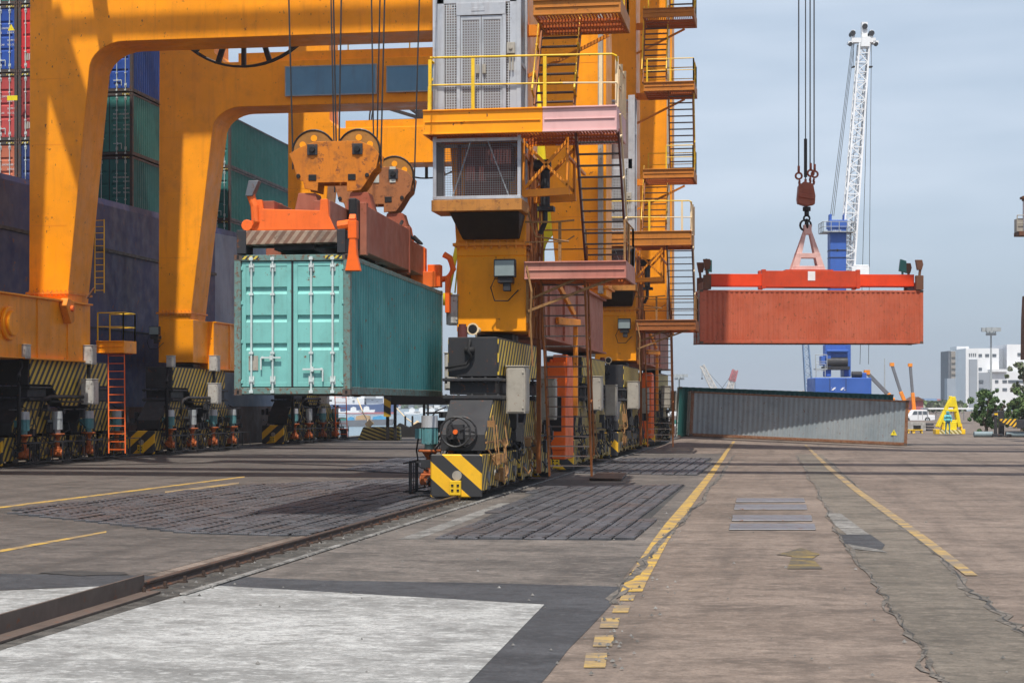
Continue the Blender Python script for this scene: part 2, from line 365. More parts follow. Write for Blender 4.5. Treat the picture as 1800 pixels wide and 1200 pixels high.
sheet('pebble_patch', gp([(1452, 901), (1478, 903), (1528, 940), (1494, 944), (1470, 925)]), .012, M['gravel'])
sheet('tar_patch', gp([(1478, 940), (1530, 940), (1556, 958), (1550, 966), (1500, 962), (1484, 955)]), .014, M['asphalt'])
sheet('pebble_patch', gp([(1490, 957), (1548, 967), (1560, 972), (1500, 966)]), .016, M['gravel'])
# yellow painted lines
main = [(1292, 772, 2.2), (1290, 776, 2.3), (1287, 780, 2.5), (1284, 785, 2.8), (1279, 791, 3.1), (1275, 797, 3.4), (1270, 805, 4), (1248, 836, 6), (1212, 882, 9), (1182, 920, 12), (1160, 952, 14), (1137, 990, 17), (1118, 1022, 19), (1110, 1040, 19)]
band(main, 'yellow_line', .009, M['line'])
for x, y, w, h in ((1102, 1051, 13, 5), (1091, 1071, 15, 6), (1071, 1095, 17, 9), (1060, 1127, 18, 10), (1046, 1161, 20, 13)):
    sheet('yellow_dash', gp([(x - w, y + h), (x + w - 2, y + h), (x + w + 2, y - h), (x - w + 4, y - h)]), .009, M['line2'])
band([(1416, 782, 2.2), (1420, 786, 2.5), (1425, 791, 2.8), (1431, 797, 3.2), (1460, 825, 5), (1510, 865, 7), (1580, 915, 9), (1640, 960, 10.5), (1708, 1012, 11)], 'yellow_line', .013, M['line2'])
def lband(a, b, hw, name, mat):
    P = [(a[0], a[1] - hw), (b[0], b[1] - hw * .6), (b[0], b[1] + hw * .6), (a[0], a[1] + hw)]
    sheet(name, gp(P), .010, mat)
lband((-40, 897), (430, 838), 1.5, 'yellow_line', M['line']); lband((-40, 976), (187, 935), 2.3, 'yellow_line', M['line'])
lband((290, 866), (420, 849), 2.2, 'yellow_line', M['line2'])
sheet('old_yellow_mark', gp([(1365, 975), (1408, 963), (1441, 974), (1428, 982), (1446, 1000), (1384, 1000), (1392, 978)]), .009, M['arrow'])
# crane rails
def rail(X, label, y1):
    o = thing('crane_rail', label, 'rail', (X, 0, 0), group='crane rails in the quay')
    mb = MB(); mb.prism('y', [(-.09, .0), (.09, .0), (.09, .02), (.03, .035), (.03, .08), (.05, .09), (.05, .125), (-.05, .125), (-.05, .09), (-.03, .08), (-.03, .035), (-.09, .02)], 2, y1)
    mb.build('rail_head', M['darkrust'], o, .006)
    mb = MB(); mb.box(-.24, -.12, 2, y1, .005, .06); mb.build('guard_angle', M['darkrust'], o)
    mb = MB(); mb.box(.12, .62, 2, y1, .007, .012); mb.build('rail_trough', M['trough'], o)
    mb = MB(); mb.box(.64, .74, 21, y1, .005, .04); mb.build('edge_strip', M['edge'], o, .02)
    if X > -20:
        for i in range(34):
            y = 21 + i * .75; mb = MB(); mb.box(.10, .22, y - .04, y + .04, .012, .035); mb.cyl((.19, y, .04), (.19, y, .10), .025, 6)
            mb.build('rail_clip', M['darkrust'], o)
    return o
RX = -8.2; LX = -29.2
rail(RX, 'rusty crane rail crossing the pale slab in the foreground', 260)
rail(LX, 'dark crane rail under the far row of crane wheels', 260)
a = G(252, 1044); b = G(-60, 1140); d = (b - a)
mb = MB(); mb.bar((a.x, a.y, .13), (b.x, b.y, .13), .03, .24); mb.bar((a.x + .12, a.y, .03), (b.x + .12, b.y, .03), .22, .03)
tag(mb.build('steel_upstand', M['upst'], None, .004), 'upright rusty steel plate beside the rail on the pale slab', 'steel plate')
# interlocking steel plate mats
def inside(p, poly):
    c = False; n = len(poly)
    for i in range(n):
        a, b = poly[i], poly[i - 1]
        if (a[1] > p[1]) != (b[1] > p[1]) and p[0] < (b[0] - a[0]) * (p[1] - a[1]) / (b[1] - a[1]) + a[0]: c = not c
    return c
def yrange(x, poly):
    ys = []; n = len(poly)
    for i in range(n):
        a, b = poly[i], poly[i - 1]
        if (a[0] > x) != (b[0] > x): ys.append(a[1] + (x - a[0]) * (b[1] - a[1]) / (b[0] - a[0]))
    return (min(ys), max(ys)) if ys else (None, None)
def steel_mat():
    m, nt, bs = newmat('steel_mats'); v = objvec(nt, (1, .25, 1)); v2 = objvec(nt)
    c = mixc(nt, ramp(nt, noise(nt, v2, 1.2, 5, .7), .35, .7), (.05, .051, .056, 1), (.13, .132, .145, 1))
    c = mixc(nt, ramp(nt, noise(nt, v2, .6, 5, .7), .5, .7), c, (.085, .06, .05, 1))
    g = nt.nodes.new('ShaderNodeObjectInfo')
    nt.links.new(c, bs.inputs['Base Color']); bs.inputs['Metallic'].default_value = .35
    rr = ramp(nt, noise(nt, v, 5, 6, .7), .3, .75, (.38,) * 3 + (1,), (.75,) * 3 + (1,)); nt.links.new(rr, bs.inputs['Roughness'])
    w = nt.nodes.new('ShaderNodeTexWave'); w.bands_direction = 'X'; w.inputs['Scale'].default_value = 9; nt.links.new(v2, w.inputs['Vector'])
    bump(nt, bs, w.outputs['Fac'], .35, .02); return m
M['mat'] = steel_mat()
def mats(px, label, ang=0, pw=.39, pl=2.3):
    poly = [(p.x, p.y) for p in gp(px)]; mb = MB(); nt_ = MB()
    xs = [p[0] for p in poly]; ys = [p[1] for p in poly]; i = 0
    x = min(xs) - 2
    while x < max(xs) + 2:
        y = min(ys) - 2 - (i % 3) * pl / 3
        while y < max(ys) + 2:
            cx, cy = x + pw / 2, y + pl / 2
            lo, hi = yrange(x + pw / 2, poly)
            if lo is not None and y < hi - .12 and y + pl > lo + .12:
                z = random.uniform(.035, .05); tl = random.uniform(-.006, .006); tw = random.uniform(-.008, .008); g = .03
                x0, x1, y0, y1 = x + g / 2, x + pw - g / 2, max(lo, y + .03), min(hi, y + pl - .05)
                mb.hexa([(x0, y0, 0), (x1, y0, 0), (x1, y1, 0), (x0, y1, 0), (x0, y0, z + tl + tw), (x1, y0, z - tl + tw), (x1, y1, z - tl - tw), (x0, y1, z + tl - tw)])
                k = y0 + .1
                while k < y1 - .2:
                    nt_.box(x1 - .055, x1 + .004, k, k + random.uniform(.09, .16), .01, z + .004); nt_.box(x0 + .10, x0 + .13, k + .05, k + .15, .01, z + .003) if pw > .3 else 0; k += .34
            y += pl
        x += pw; i += 1
    bp = gp(px); sheet('mat_bed', bp, .007, M['crack'])
    o = mb.build('steel_mat_field', M['mat'], None, .006); nt_.build('slot', M['black'], o); return tag(o, label, 'steel matting', 'fields of interlocking steel mats')
mats([(10, 902), (95, 888), (300, 866), (440, 853), (600, 846), (735, 843), (815, 862), (790, 885), (700, 908), (610, 930), (520, 943), (330, 938), (190, 921)], 'wide field of dark steel mats left of the rail beneath the hanging teal container')
mats([(600, 826), (690, 808), (770, 800), (800, 806), (790, 832), (700, 832)], 'smaller far field of steel mats just left of the front crane wheels')
mats([(780, 948), (1102, 950), (1206, 853), (960, 856), (905, 882)], 'field of dark steel mats right of the rail nearest the camera')
mats([(1010, 832), (1226, 836), (1254, 806), (1092, 806)], 'narrow further field of steel mats right of the crane wheels')
mb = MB(); a = W(1064, 842, 1); p0 = G(1036, 845); p1 = G(1093, 846); p2 = G(1102, 835); p3 = G(1050, 834)
mb.hexa([(p.x, p.y, .03) for p in (p0, p1, p2, p3)] + [(p.x, p.y, .09) for p in (p0, p1, p2, p3)])
tag(mb.build('raised_plate', M['darkrust'], None, .01), 'raised brown steel plate between the two right mat fields', 'steel plate')
p0, p1, p2, p3 = gp([(700, 948), (735, 948), (905, 884), (880, 884)])
sheet('pale_joint', [p0, p1, p2, p3], .009, M['edge'])
for i, (x0, x1, y0, y1) in enumerate(((1293, 1415, 877, 883), (1290, 1419, 888, 896), (1286, 1428, 907, 916), (1281, 1434, 922, 932))):
    a, b, c, d = gp([(x0, y1), (x1, y1), (x1 - 2, y0), (x0 + 2, y0)]); mb = MB()
    mb.hexa([(p.x, p.y, .003) for p in (a, b, c, d)] + [(p.x, p.y, .03) for p in (a, b, c, d)])
    nm = ['farthest', 'second farthest', 'second nearest', 'nearest'][i]
    tag(mb.build('cover_plate', M['cover'] if 'cover' in M else M['steel'], None, .008), f'flat grey steel cover plate in the lane, {nm} of the four', 'cover plate', 'four cover plates in the lane')

M['smear'] = concrete('dark_smear', (.085, .072, .06), (.13, .11, .092), stain=.6)
def blot(pts, seed, z=.0145, mat='oil'):
    rd = random.Random(seed); out = []
    for i in range(len(pts)):
        (x0, y0), (x1, y1) = pts[i], pts[(i + 1) % len(pts)]
        for k in range(5): u = k / 5; out.append((x0 + (x1 - x0) * u + rd.gauss(0, 3), y0 + (y1 - y0) * u + rd.gauss(0, .45)))
    sheet('oil_stain', gp(out), z, M[mat])
blot([(62, 1008), (120, 1004), (215, 1006), (228, 1010), (140, 1013)], 1)
rd = random.Random(12); mb = MB()
for i in range(420):
    if i < 260: p = Vector((RX + rd.uniform(.2, 1.0), rd.uniform(20, 60), 0))
    elif i < 340: y = rd.uniform(900, 1195); p = G(1190 - (y - 900) * .42 + rd.gauss(0, 25), y)
    else: p = G(rd.uniform(300, 1780), rd.uniform(880, 1190))
    s_ = rd.uniform(.008, .028); z = .014
    mb.add([p + Vector((-s_, 0, z)), p + Vector((0, -s_, z)), p + Vector((s_, 0, z)), p + Vector((0, s_, z)), p + Vector((0, 0, z + s_ * 1.1))], [(0, 1, 4), (1, 2, 4), (2, 3, 4), (3, 0, 4)])
tag(mb.build('loose_gravel', M['edge']), 'small loose stones scattered along the rail and lane', None, None, 'stuff')
# ================================================================== containers
def corrug(mb, x, y0, y1, z0, z1, sgn, pitch=.278, dep=.036):
    n = round((y1 - y0) / pitch); pitch = (y1 - y0) / n; q = [(0, 0), (.26, 0), (.5, 1), (.76, 1)]
    prof = []
    for i in range(n):
        for u, d in q: prof.append((y0 + (i + u) * pitch, x - sgn * dep * d))
    prof.append((y1, x)); b = len(mb.v)
    for (yy, xx) in prof: mb.v += [Vector((xx, yy, z0)), Vector((xx, yy, z1))]
    for i in range(len(prof) - 1): mb.f.append([b + 2 * i, b + 2 * i + 2, b + 2 * i + 3, b + 2 * i + 1]); mb.m.append(0)
def text_mesh(body, size, mat, parent, loc, rot, name='lettering', ext=.002, sx=1):
    c = bpy.data.curves.new('txt', 'FONT'); c.body = body; c.size = size; c.extrude = ext; c.align_x = 'LEFT'
    o = bpy.data.objects.new('txt', c); link(o); bpy.context.view_layer.update()
    me = bpy.data.meshes.new_from_object(o.evaluated_get(bpy.context.evaluated_depsgraph_get()))
    bpy.data.objects.remove(o); me.materials.clear(); me.materials.append(mat)
    n = bpy.data.objects.new(name, me); link(n); n.parent = parent; n.location = loc; n.rotation_euler = rot; n.scale = (sx, 1, 1)
    return n
M['letter'] = paint('white_lettering', (.7, .72, .7), .6, 0, .2, 0)
M['casting'] = paint('corner_casting_paint', (.10, .075, .06), .6, .7, .4, .3, 3)
M['gasket'] = paint('door_gasket', (.03, .032, .035), .7, 0, .3, .1)
M['rod'] = paint('lock_rod', (.55, .62, .60), .4, .15, .2, .3, 3)
M['haz_head'] = stripes('hazard_header', (.75, 0, -.66), .085, wear=.2, a=(.6, .45, .05))
def container(name, label, mat, frame, L=12.19, H=2.896, doors=True, end='y0', full=False, group=None, side_r=True, side_l=True, txt=False, rodm=None, warn=False):
    """local frame: origin at bottom centre, long axis y, doors on the -y end"""
    Wd = 2.438; hx = Wd / 2; hy = L / 2
    o = thing(name, label, 'shipping container', group=group)
    fr = MB()
    for sx in (-1, 1):
        xo = sx * hx; xi = sx * (hx - .14)
        for sy in (-1, 1):
            fr.box(min(xo, xi), max(xo, xi), min(sy * hy, sy * (hy - .17)), max(sy * hy, sy * (hy - .17)), .12, H - .12)
        a, b = sorted((sx * (hx - .004), sx * (hx - .07)))
        fr.box(a, b, -hy + .17, hy - .17, H - .11, H - .015); fr.box(a, b, -hy + .17, hy - .17, .012, .17)
    for sy in (-1, 1):
        y0, y1 = sorted((sy * (hy - .005), sy * (hy - .12)))
        fr.box(-hx + .14, hx - .14, y0, y1, H - .13, H - .01); fr.box(-hx + .14, hx - .14, y0, y1, .02, .15)
    fr.build('frame', frame, o, .006)
    cc = MB()
    for sx in (-1, 1):
        for sy in (-1, 1):
            for z0 in (0, H - .118):
                x0, x1 = sorted((sx * (hx + .003), sx * (hx - .162))); y0, y1 = sorted((sy * (hy + .003), sy * (hy - .178)))
                c1 = MB() if full else cc; c1.box(x0, x1, y0, y1, z0, z0 + .118)
                for k in (0,):
                    xm = (x0 + x1) / 2; ym = (y0 + y1) / 2; zm = z0 + .06
                    c1.box(xm - .025, xm + .025, sy * (hy + .0035) - .001, sy * (hy + .0035) + .001, zm - .038, zm + .038, 1)
                if full: c1.build('corner_casting', [M['casting'], M['black']], o)
    if not full: cc.build('corner_casting', [M['casting'], M['black']], o)
    for sx, on in ((-1, side_l), (1, side_r)):
        mb = MB()
        if on: corrug(mb, sx * (hx - .012), -hy + .17, hy - .17, .165, H - .105, sx)
        else: mb.box(min(sx * (hx - .03), sx * (hx - .06)), max(sx * (hx - .03), sx * (hx - .06)), -hy + .17, hy - .17, .165, H - .105)
        sp = mb.build('side_panel', mat, o)
        if on and sx > 0 and warn:
            t = MB(); y = hy - .75; t.prism('x', [(y - .18, .55), (y + .18, .55), (y, .86)], hx - .008, hx - .004); t.build('warning_triangle', M['yellowv'], o)
            t = MB(); t.box(hx - .0035, hx - .001, y - .02, y + .02, .64, .76); t.build('warning_mark', M['black'], o)
    rf = MB(); rf.box(-hx + .07, hx - .07, -hy + .12, hy - .12, H - .04, H - .02)
    for i in range(int(L / .42)): y = -hy + .3 + i * .42; rf.box(-hx + .1, hx - .1, y, y + .2, H - .02, H - .006)
    rf.build('roof', mat, o)
    fl = MB(); fl.box(-hx + .07, hx - .07, -hy + .12, hy - .12, .12, .16)
    for i in range(int(L / .36)): y = -hy + .3 + i * .36; fl.box(-hx + .075, hx - .075, y, y + .05, .03, .12)
    fl.build('underside', M['rust'], o)
    ep = MB(); ep.box(-hx + .14, hx - .14, hy - .07, hy - .05, .15, H - .13)
    for i in range(8): x = -hx + .2 + i * .27; ep.box(x, x + .12, hy - .05, hy - .02, .17, H - .15)
    ep.build('end_wall', mat, o)
    if doors:
        yd = -hy + .045; z0, z1 = .17, H - .15
        for s in (-1, 1):
            xi, xo = s * .022, s * (hx - .15); xa, xb = min(xi, xo), max(xi, xo); d = MB()
            ys = yd; n = 3; g = .15; hgt = (z1 - z0); prof = [(ys, z0)]
            for k in range(1, n + 1):
                zc = z0 + hgt * (k * .225 + .095); prof += [(ys, zc - g / 2), (ys + .04, zc - g / 2 + .05), (ys + .04, zc + g / 2 - .005), (ys, zc + g / 2)]
            prof += [(ys, z1), (ys + .06, z1), (ys + .06, z0)]
            d.prism('x', prof, xa + .09, xb - .09)
            d.box(xa, xa + .09, yd - .006, yd + .06, z0, z1); d.box(xb - .09, xb, yd - .006, yd + .06, z0, z1)
            d.box(xa + .09, xb - .09, yd - .009, yd - .001, z0, z0 + .09); d.box(xa + .09, xb - .09, yd - .009, yd - .001, z1 - .09, z1)
            for zh in (z0 + .1, z0 + hgt * .36, z0 + hgt * .67, z1 - .14):
                h0, h1 = sorted((xo - s * .03, xo + s * .10)); d.box(h0, h1, yd - .022, yd - .004, zh - .03, zh + .04)
            dd = d.build('door', mat, o, .004)
            for xr in (.36, .78):
                r = MB(); x = s * (hx - .15) * xr + s * .02
                r.cyl((x, yd - .05, z0 - .12), (x, yd - .05, z1 + .10), .021, 8)
                for zz in (z0 - .1, z1 + .06): r.box(x - .04, x + .04, yd - .085, yd - .012, zz - .03, zz + .03)
                for zz in (z0 + .12, z0 + hgt * .27, z0 + hgt * .74, z1 - .1): r.box(x - .045, x + .045, yd - .08, yd - .012, zz - .022, zz + .022)
                r.box(x - .055, x + .055, yd - .03, yd - .011, z0 + .05, z0 + .22); r.box(x - .055, x + .055, yd - .03, yd - .011, z1 - .2, z1 - .04)
                r.build('lock_rod', rodm or M['rod'], dd)
            h = MB(); zz = z0 + (.60 if s < 0 else .36); xc = s * .43
            h.bar((xc - .2, yd - .06, zz), (xc + .2, yd - .06, zz), .03, .035); h.cyl((xc + .19 * s, yd - .07, zz), (xc + .19 * s, yd - .02, zz), .03, 8)
            h.box(xc - .03, xc + .03, yd - .085, yd - .01, zz - .05, zz + .05); h.bar((xc + .22 * s, yd - .05, zz - .25), (xc + .22 * s, yd - .05, zz), .03, .03)
            h.build('handle', rodm or M['rod'], dd)
        gk = MB(); gk.box(-.018, .018, yd - .012, yd + .03, z0, z1); gk.box(-hx + .142, -hx + .152, yd, yd + .05, z0, z1); gk.box(hx - .152, hx - .142, yd, yd + .05, z0, z1)
        gk.box(-hx + .15, hx - .15, yd, yd + .05, z1 + .002, z1 + .018); gk.build('door_gasket', M['gasket'], o)
        pl = MB(); pl.box(-hx + .30, -hx + .50, yd - .016, yd - .001, z0 + .34, z0 + .64); pl.build('data_plate', M['cab'], o)
        for s in (-1, 1):
            hz = MB(); x0, x1 = sorted((s * (hx - .17), s * (hx - .52))); hz.box(x0, x1, -hy - .002, -hy + .004, H - .10, H - .03); hz.build('hazard_strip', M['haz_head'], o)
        if txt:
            for j, (a, b) in enumerate((('MAX.GROSS', '30,480 KG'), ('TARE', '3,890 KG'), ('NET', '26,590 KG'), ('CU.CAP.', '76.2 CU.M'))):
                zz = z0 + hgt * (.66 - j * .075 - (.05 if j > 1 else 0))
                text_mesh(a, .11, M['letter'], o, (.20, yd - .012, zz), (R(90), 0, 0)); text_mesh(b, .11, M['letter'], o, (.72, yd - .012, zz), (R(90), 0, 0))
    return o
def cpaint(name, col, **k):
    a = dict(rough=.5, rust=.35, grime=.25, streak=.35); a.update(k); return paint(name, col, **a)
FR = {}
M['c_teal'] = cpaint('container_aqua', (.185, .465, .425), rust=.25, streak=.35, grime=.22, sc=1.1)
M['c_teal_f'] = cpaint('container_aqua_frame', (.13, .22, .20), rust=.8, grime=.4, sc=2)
M['c_teal_shade'] = cpaint('container_shaded_side', (.045, .215, .215), rust=.3, fade=(.07, .27, .265), streak=.5)  # darker copy of the aqua; shade on the sides is put into the colour
M['c_red'] = cpaint('container_brick', (.46, .095, .042), rust=.45, fade=(.50, .125, .065), streak=.35)
M['c_grey'] = cpaint('container_grey', (.24, .28, .30), rust=.3, streak=.5, fade=(.28, .31, .32))
M['c_green'] = cpaint('container_dark_green', (.018, .105, .10), rust=.2)
M['c_rustf'] = cpaint('container_rusty_frame', (.24, .13, .075), rust=1.0, grime=.4, sc=2)
M['c_dgreen'] = cpaint('container_sea_green', (.045, .21, .185), rust=.15, fade=(.06, .26, .22))
M['c_blue'] = cpaint('container_blue', (.022, .075, .33), rust=.1)
M['c_navy'] = cpaint('container_navy', (.02, .04, .14), rust=.15)
M['c_cherry'] = cpaint('container_cherry', (.55, .03, .035), rust=.1)
M['c_rose'] = cpaint('container_rose', (.45, .07, .065), rust=.15)
M['c_dred'] = cpaint('container_dark_red', (.26, .035, .035), rust=.2)
M['c_salmon'] = cpaint('container_salmon', (.50, .15, .08), rust=.25)
# hanging aqua container: front face at depth 36.3
CT = 36.3; CROT = R(2.4)
cf = T(513, 694, CT); cdir = Vector((-math.sin(CROT), math.cos(CROT), 0)); CC = cf + cdir * 6.095
teal = container('shipping_container', 'aqua shipping container hanging from the orange spreader, doors towards the camera', M['c_teal'], M['c_teal_f'], full=True, group='containers on the hooks and ground')
teal.location = CC; teal.rotation_euler = (0, 0, CROT)
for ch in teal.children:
    if ch.name.startswith('side_panel'): ch.data.materials[0] = M['c_teal_shade']
# hanging red container
RT_ = 96.7; rc = T(1419, 605, RT_); RROT = R(11.7 - 90)
red = container('shipping_container', 'brick red shipping container hanging in the air from the red spreader', M['c_red'], M['c_red'], full=True, group='containers on the hooks and ground')
red.location = rc; red.rotation_euler = (0, 0, RROT)
def place2(o, a, b, L):
    d = (b - a).normalized(); x = d.cross(Vector((0, 0, 1))).normalized(); z = x.cross(d)
    c = (a + b) / 2 - x * 1.219
    o.matrix_world = Matrix(((x.x, d.x, z.x, c.x), (x.y, d.y, z.y, c.y), (x.z, d.z, z.z, c.z), (0, 0, 0, 1)))
grey = container('shipping_container', 'grey shipping container with rusty end posts lying across the lane', M['c_grey'], M['c_rustf'], L=12.0, H=2.5, full=True, group='containers on the hooks and ground', warn=True)
place2(grey, T(1213, 766, 97.7), T(1593, 783, 97.4), 12.0)
green = container('shipping_container', 'dark green shipping container standing behind the grey one on the quay', M['c_green'], M['c_green'], full=True, group='containers on the hooks and ground')
place2(green, T(1196, 768, 101.3), T(1562, 782, 100.7), 12.19)
# ================================================================== spreader over the aqua container
sp = thing('container_spreader', 'weathered orange spreader with two sheave headblocks clamped on the aqua container', 'spreader', CC, CROT)
K = 85.3
def fx(px): return (px - 513) / K
def fz(y): return (694 - y) / K
M['spr_end'] = stripes('scuffed_end_beam', (.8, 0, -.6), .15, wear=.9, a=(.34, .24, .17), b=(.20, .10, .06))
mb = MB(); mb.prism('y', [(fx(425), fz(436)), (fx(432), fz(430)), (fx(590), fz(427)), (fx(604), fz(434)), (fx(606), fz(406)), (fx(420), fz(405))], -6.1, -5.7)
mb.build('end_beam', M['spr_end'], sp, .01)
mb = MB(); mb.box(fx(414), fx(431), -6.12, -5.55, 2.91, fz(404)); mb.box(fx(594), fx(609), -6.12, -5.55, 2.91, fz(404))
mb.box(fx(414), fx(609), -5.7, -5.5, fz(432), fz(404)); mb.build('twistlock_housing', M['dark'], sp, .01)
mb = MB(); mb.prism('y', [(fx(441), fz(404)), (fx(444), fz(350)), (fx(457), fz(350)), (fx(459), fz(366)), (fx(561), fz(370)), (fx(562), fz(350)), (fx(575), fz(350)), (fx(577), fz(380)), (fx(588), fz(404))], -6.0, -5.9)
mb.prism('y', [(fx(459), fz(404)), (fx(459), fz(372)), (fx(561), fz(372)), (fx(561), fz(404))], -5.9, -5.55)
mb.build('end_plate', M['orange_red'], sp, .01)
# main arms and centre frame (twin box beams)
for sx in (-1, 1):
    x0, x1 = sorted((sx * .42, sx * .76))
    for ya, yb, zt in ((-5.9, -2.0, 4.02), (1.0, 6.0, 4.08)): mb = MB(); mb.box(x0, x1, ya, yb, 3.30, zt); mb.build('telescopic_arm', M['brown_red'], sp, .01)
    mb = MB(); x0, x1 = sorted((sx * .80, sx * 1.1)); mb.box(x0, x1, -3.7, 1.6, 3.12, 4.14); mb.box(x0 - .02, x1 + .02, -3.9, -3.7, 3.05, 4.2); mb.box(x0 - .02, x1 + .02, 1.5, 1.66, 3.05, 4.2)
    mb.build('centre_frame', M['brown_red'], sp, .012)
mb = MB(); mb.box(-.8, .8, -3.6, -2.8, 3.2, 4.0); mb.box(-.8, .8, .6, 1.4, 3.2, 4.0); mb.box(-.42, .42, -5.9, 6.0, 3.0, 3.3); mb.build('cross_beam', M['black'], sp)
mb = MB(); mb.box(-1.15, 1.1, 5.6, 6.1, 2.98, 3.4); mb.box(-.8, .8, 5.7, 6.0, 3.4, 4.05); mb.build('end_beam', M['orange_red'], sp, .01)
mb = MB(); mb.box(.80, .98, -4.3, -3.9, 3.15, 4.25); mb.build('hose_housing', M['black'], sp, .03)
# corner flippers
def flip_down(x, y, s=1):
    mb = MB(); mb.box(x - .09, x + .09, y - .12, y + .12, 3.2, 3.58); mb.cyl((x - .32 * s, y, 3.46), (x - .05 * s, y, 3.5), .11, 10)
    mb.prism('y', [(x - .06, 3.25), (x + .07, 3.25), (x + .09, 2.86), (x + .16, 2.54), (x - .15, 2.54), (x - .09, 2.86)], y - .11, y + .09)
    mb.prism('x', [(y - .1, 3.6), (y + .1, 3.6), (y, 3.72)], x - .08, x + .06)
    mb.build('flipper', M['vivid'], sp, .012)
flip_down(1.27, -6.02)
mb = MB(); x = fx(432); mb.tube([(x + .04, -6.0, 3.45), (x + .16, -6.0, 3.58), (x + .14, -6.0, 3.9), (x + .05, -6.0, 4.15)], .09, 8); mb.cyl((x, -6.1, 3.5), (x, -5.85, 3.5), .12, 12)
mb.prism('y', [(x - .03, 4.1), (x + .12, 4.1), (x + .26, 4.42), (x + .04, 4.42)], -6.12, -5.9, 1); mb.build('flipper', [M['orange_red'], M['steel']], sp, .01)
mb = MB(); mb.tube([(1.1, 6.1, 3.2), (1.35, 6.2, 3.25), (1.5, 6.2, 3.5), (1.42, 6.1, 3.8), (1.25, 6.1, 3.9)], .09, 8); mb.box(.85, 1.2, 5.8, 6.2, 3.0, 3.6); mb.box(1.3, 1.42, 6.0, 6.3, 2.3, 3.3); mb.build('flipper', M['vivid'], sp, .01)
# headblocks
def headblock(yc, dark):
    kk = 76.5
    P = lambda px, y: ((px - 580) / kk, 2.4 + (708 - y) / kk - CC.z)
    out = [P(*q) for q in ((501, 273), (509, 292), (516, 318), (526, 321), (529, 334), (552, 339), (553, 324), (604, 324), (604, 340), (628, 338), (636, 328), (648, 308), (656, 300), (661, 275), (650, 262), (625, 252), (548, 252), (520, 262))]
    m = M['rusty_orange'] if not dark else M['rust2']
    pl = MB(); pl.prism('y', out, yc - .42, yc - .38); pl.prism('y', out, yc + .18, yc + .22)
    for px in (543, 623):
        cx, cz = P(px, 266); pl.box(cx - .12, cx + .12, yc - .45, yc - .42, cz - .13, cz + .12, 1); pl.cyl((cx, yc - .5, cz), (cx, yc + .3, cz), .07, 12, m=2)
    for px in (543, 613):
        cx, cz = P(px, 315); pl.box(cx - .09, cx + .09, yc - .435, yc - .42, cz - .07, cz + .07, 2)
        cx, cz = P(518 if px < 560 else 640, 312); pl.cyl((cx, yc - .45, cz), (cx, yc - .42, cz), .05, 10, m=2)
    hb = pl.build('headblock', [m, M['dark'], M['black']], sp, .01)
    for px in (543, 623):
        cx, cz = P(px, 268); s = MB()
        n = 28; r0, r1 = .50, .44
        s.cyl((cx, yc - .30, cz), (cx, yc - .25, cz), .50, n); s.cyl((cx, yc - .12, cz), (cx, yc - .07, cz), .50, n); s.cyl((cx, yc - .25, cz), (cx, yc - .12, cz), .45, n)
        s.ring((cx, yc - .30, cz), .49, .022, 'y', 30, 1); 
        for k in range(6):
            a = k * math.pi / 3 + .5; s.cyl((cx + .3 * math.cos(a), yc - .306, cz + .3 * math.sin(a)), (cx + .3 * math.cos(a), yc - .299, cz + .3 * math.sin(a)), .075, 12, m=2)
        s.build('sheave', [M['sheave'], M['black'], M['orange']], hb)
    b = MB()
    for px0, px1 in ((508, 556), (598, 652)):
        x0, x1 = (px0 - 580) / kk, (px1 - 580) / kk; zt = P(0, 341)[1]; xm = (x0 + x1) / 2
        b.prism('y', [(x0, 3.95), (x1, 3.95), (x1, 4.1), (xm + .2, zt), (xm - .2, zt), (x0, 4.1)], yc - .36, yc + .2)
    b.box(-.9, .9, yc - .3, yc + .15, 3.7, 3.96); b.build('pedestal', M['brown_red'], hb, .01)
M['rust2'] = paint('rusted_brown', (.33, .12, .04), .6, .7, .6, .5, 1.6); M['sheave'] = paint('sheave_brown', (.34, .15, .03), .5, .4, .4, .3, 2)
M['seal'] = paint('putty_white', (.45, .45, .40), .7, .1, .2, .1)
headblock(-1.75, False); headblock(2.7, True)
for xa in (.05, .47): mb = MB(); mb.box(xa, xa + .15, 2.262, 2.276, 5.4, 5.8); mb.build('white_patch', M['seal'], sp)
mb = MB(); mb.tube([(.5, -1.2, 4.2), (.75, -.6, 4.0), (.9, .2, 3.95), (.95, 1.0, 4.15), (.8, 2.2, 4.4)], .045); mb.tube([(.3, -1.2, 4.1), (.7, -.4, 3.8), (.8, .8, 4.0), (.9, 2, 4.2)], .03)
mb.tube([(.95, 2.0, 4.1), (1.15, 2.6, 3.9), (1.1, 3.4, 3.95), (.8, 4, 4.2)], .035); mb.build('hose', M['rubber'], sp, smooth=True)
mb = MB(); mb.prism('x', [(2.9, 4.1), (4.6, 4.1), (4.2, 4.45), (3.2, 4.6)], .2, .7); mb.build('cable_basket', M['orange_red'], sp, .02)
Rz = Matrix.Rotation(CROT, 4, 'Z'); i = 0
for yc in (-1.75, 2.7):
    for xs, xt in ((-1.0, -1.65), (.02, -.45), (.08, .55), (1.06, 1.75)):
        a = CC + Rz @ Vector((xs, yc - .18, 5.55)); b = CC + Rz @ Vector((xt, yc - .18 + (yc * .15), 32.5)); c = CC + Rz @ Vector((xs, yc - .18, 5.2))
        mb = MB(a); mb.tube([c, a, b], .019, 6)
        o = mb.build('hoist_rope', M['rope']); o.location = a
        tag(o, f"dark wire rope rising from the {'near' if yc < 0 else 'far'} headblock, {['leftmost', 'second from left', 'third from left', 'rightmost'][i % 4]} of its four", 'wire rope', 'hoist ropes of the orange spreader'); i += 1
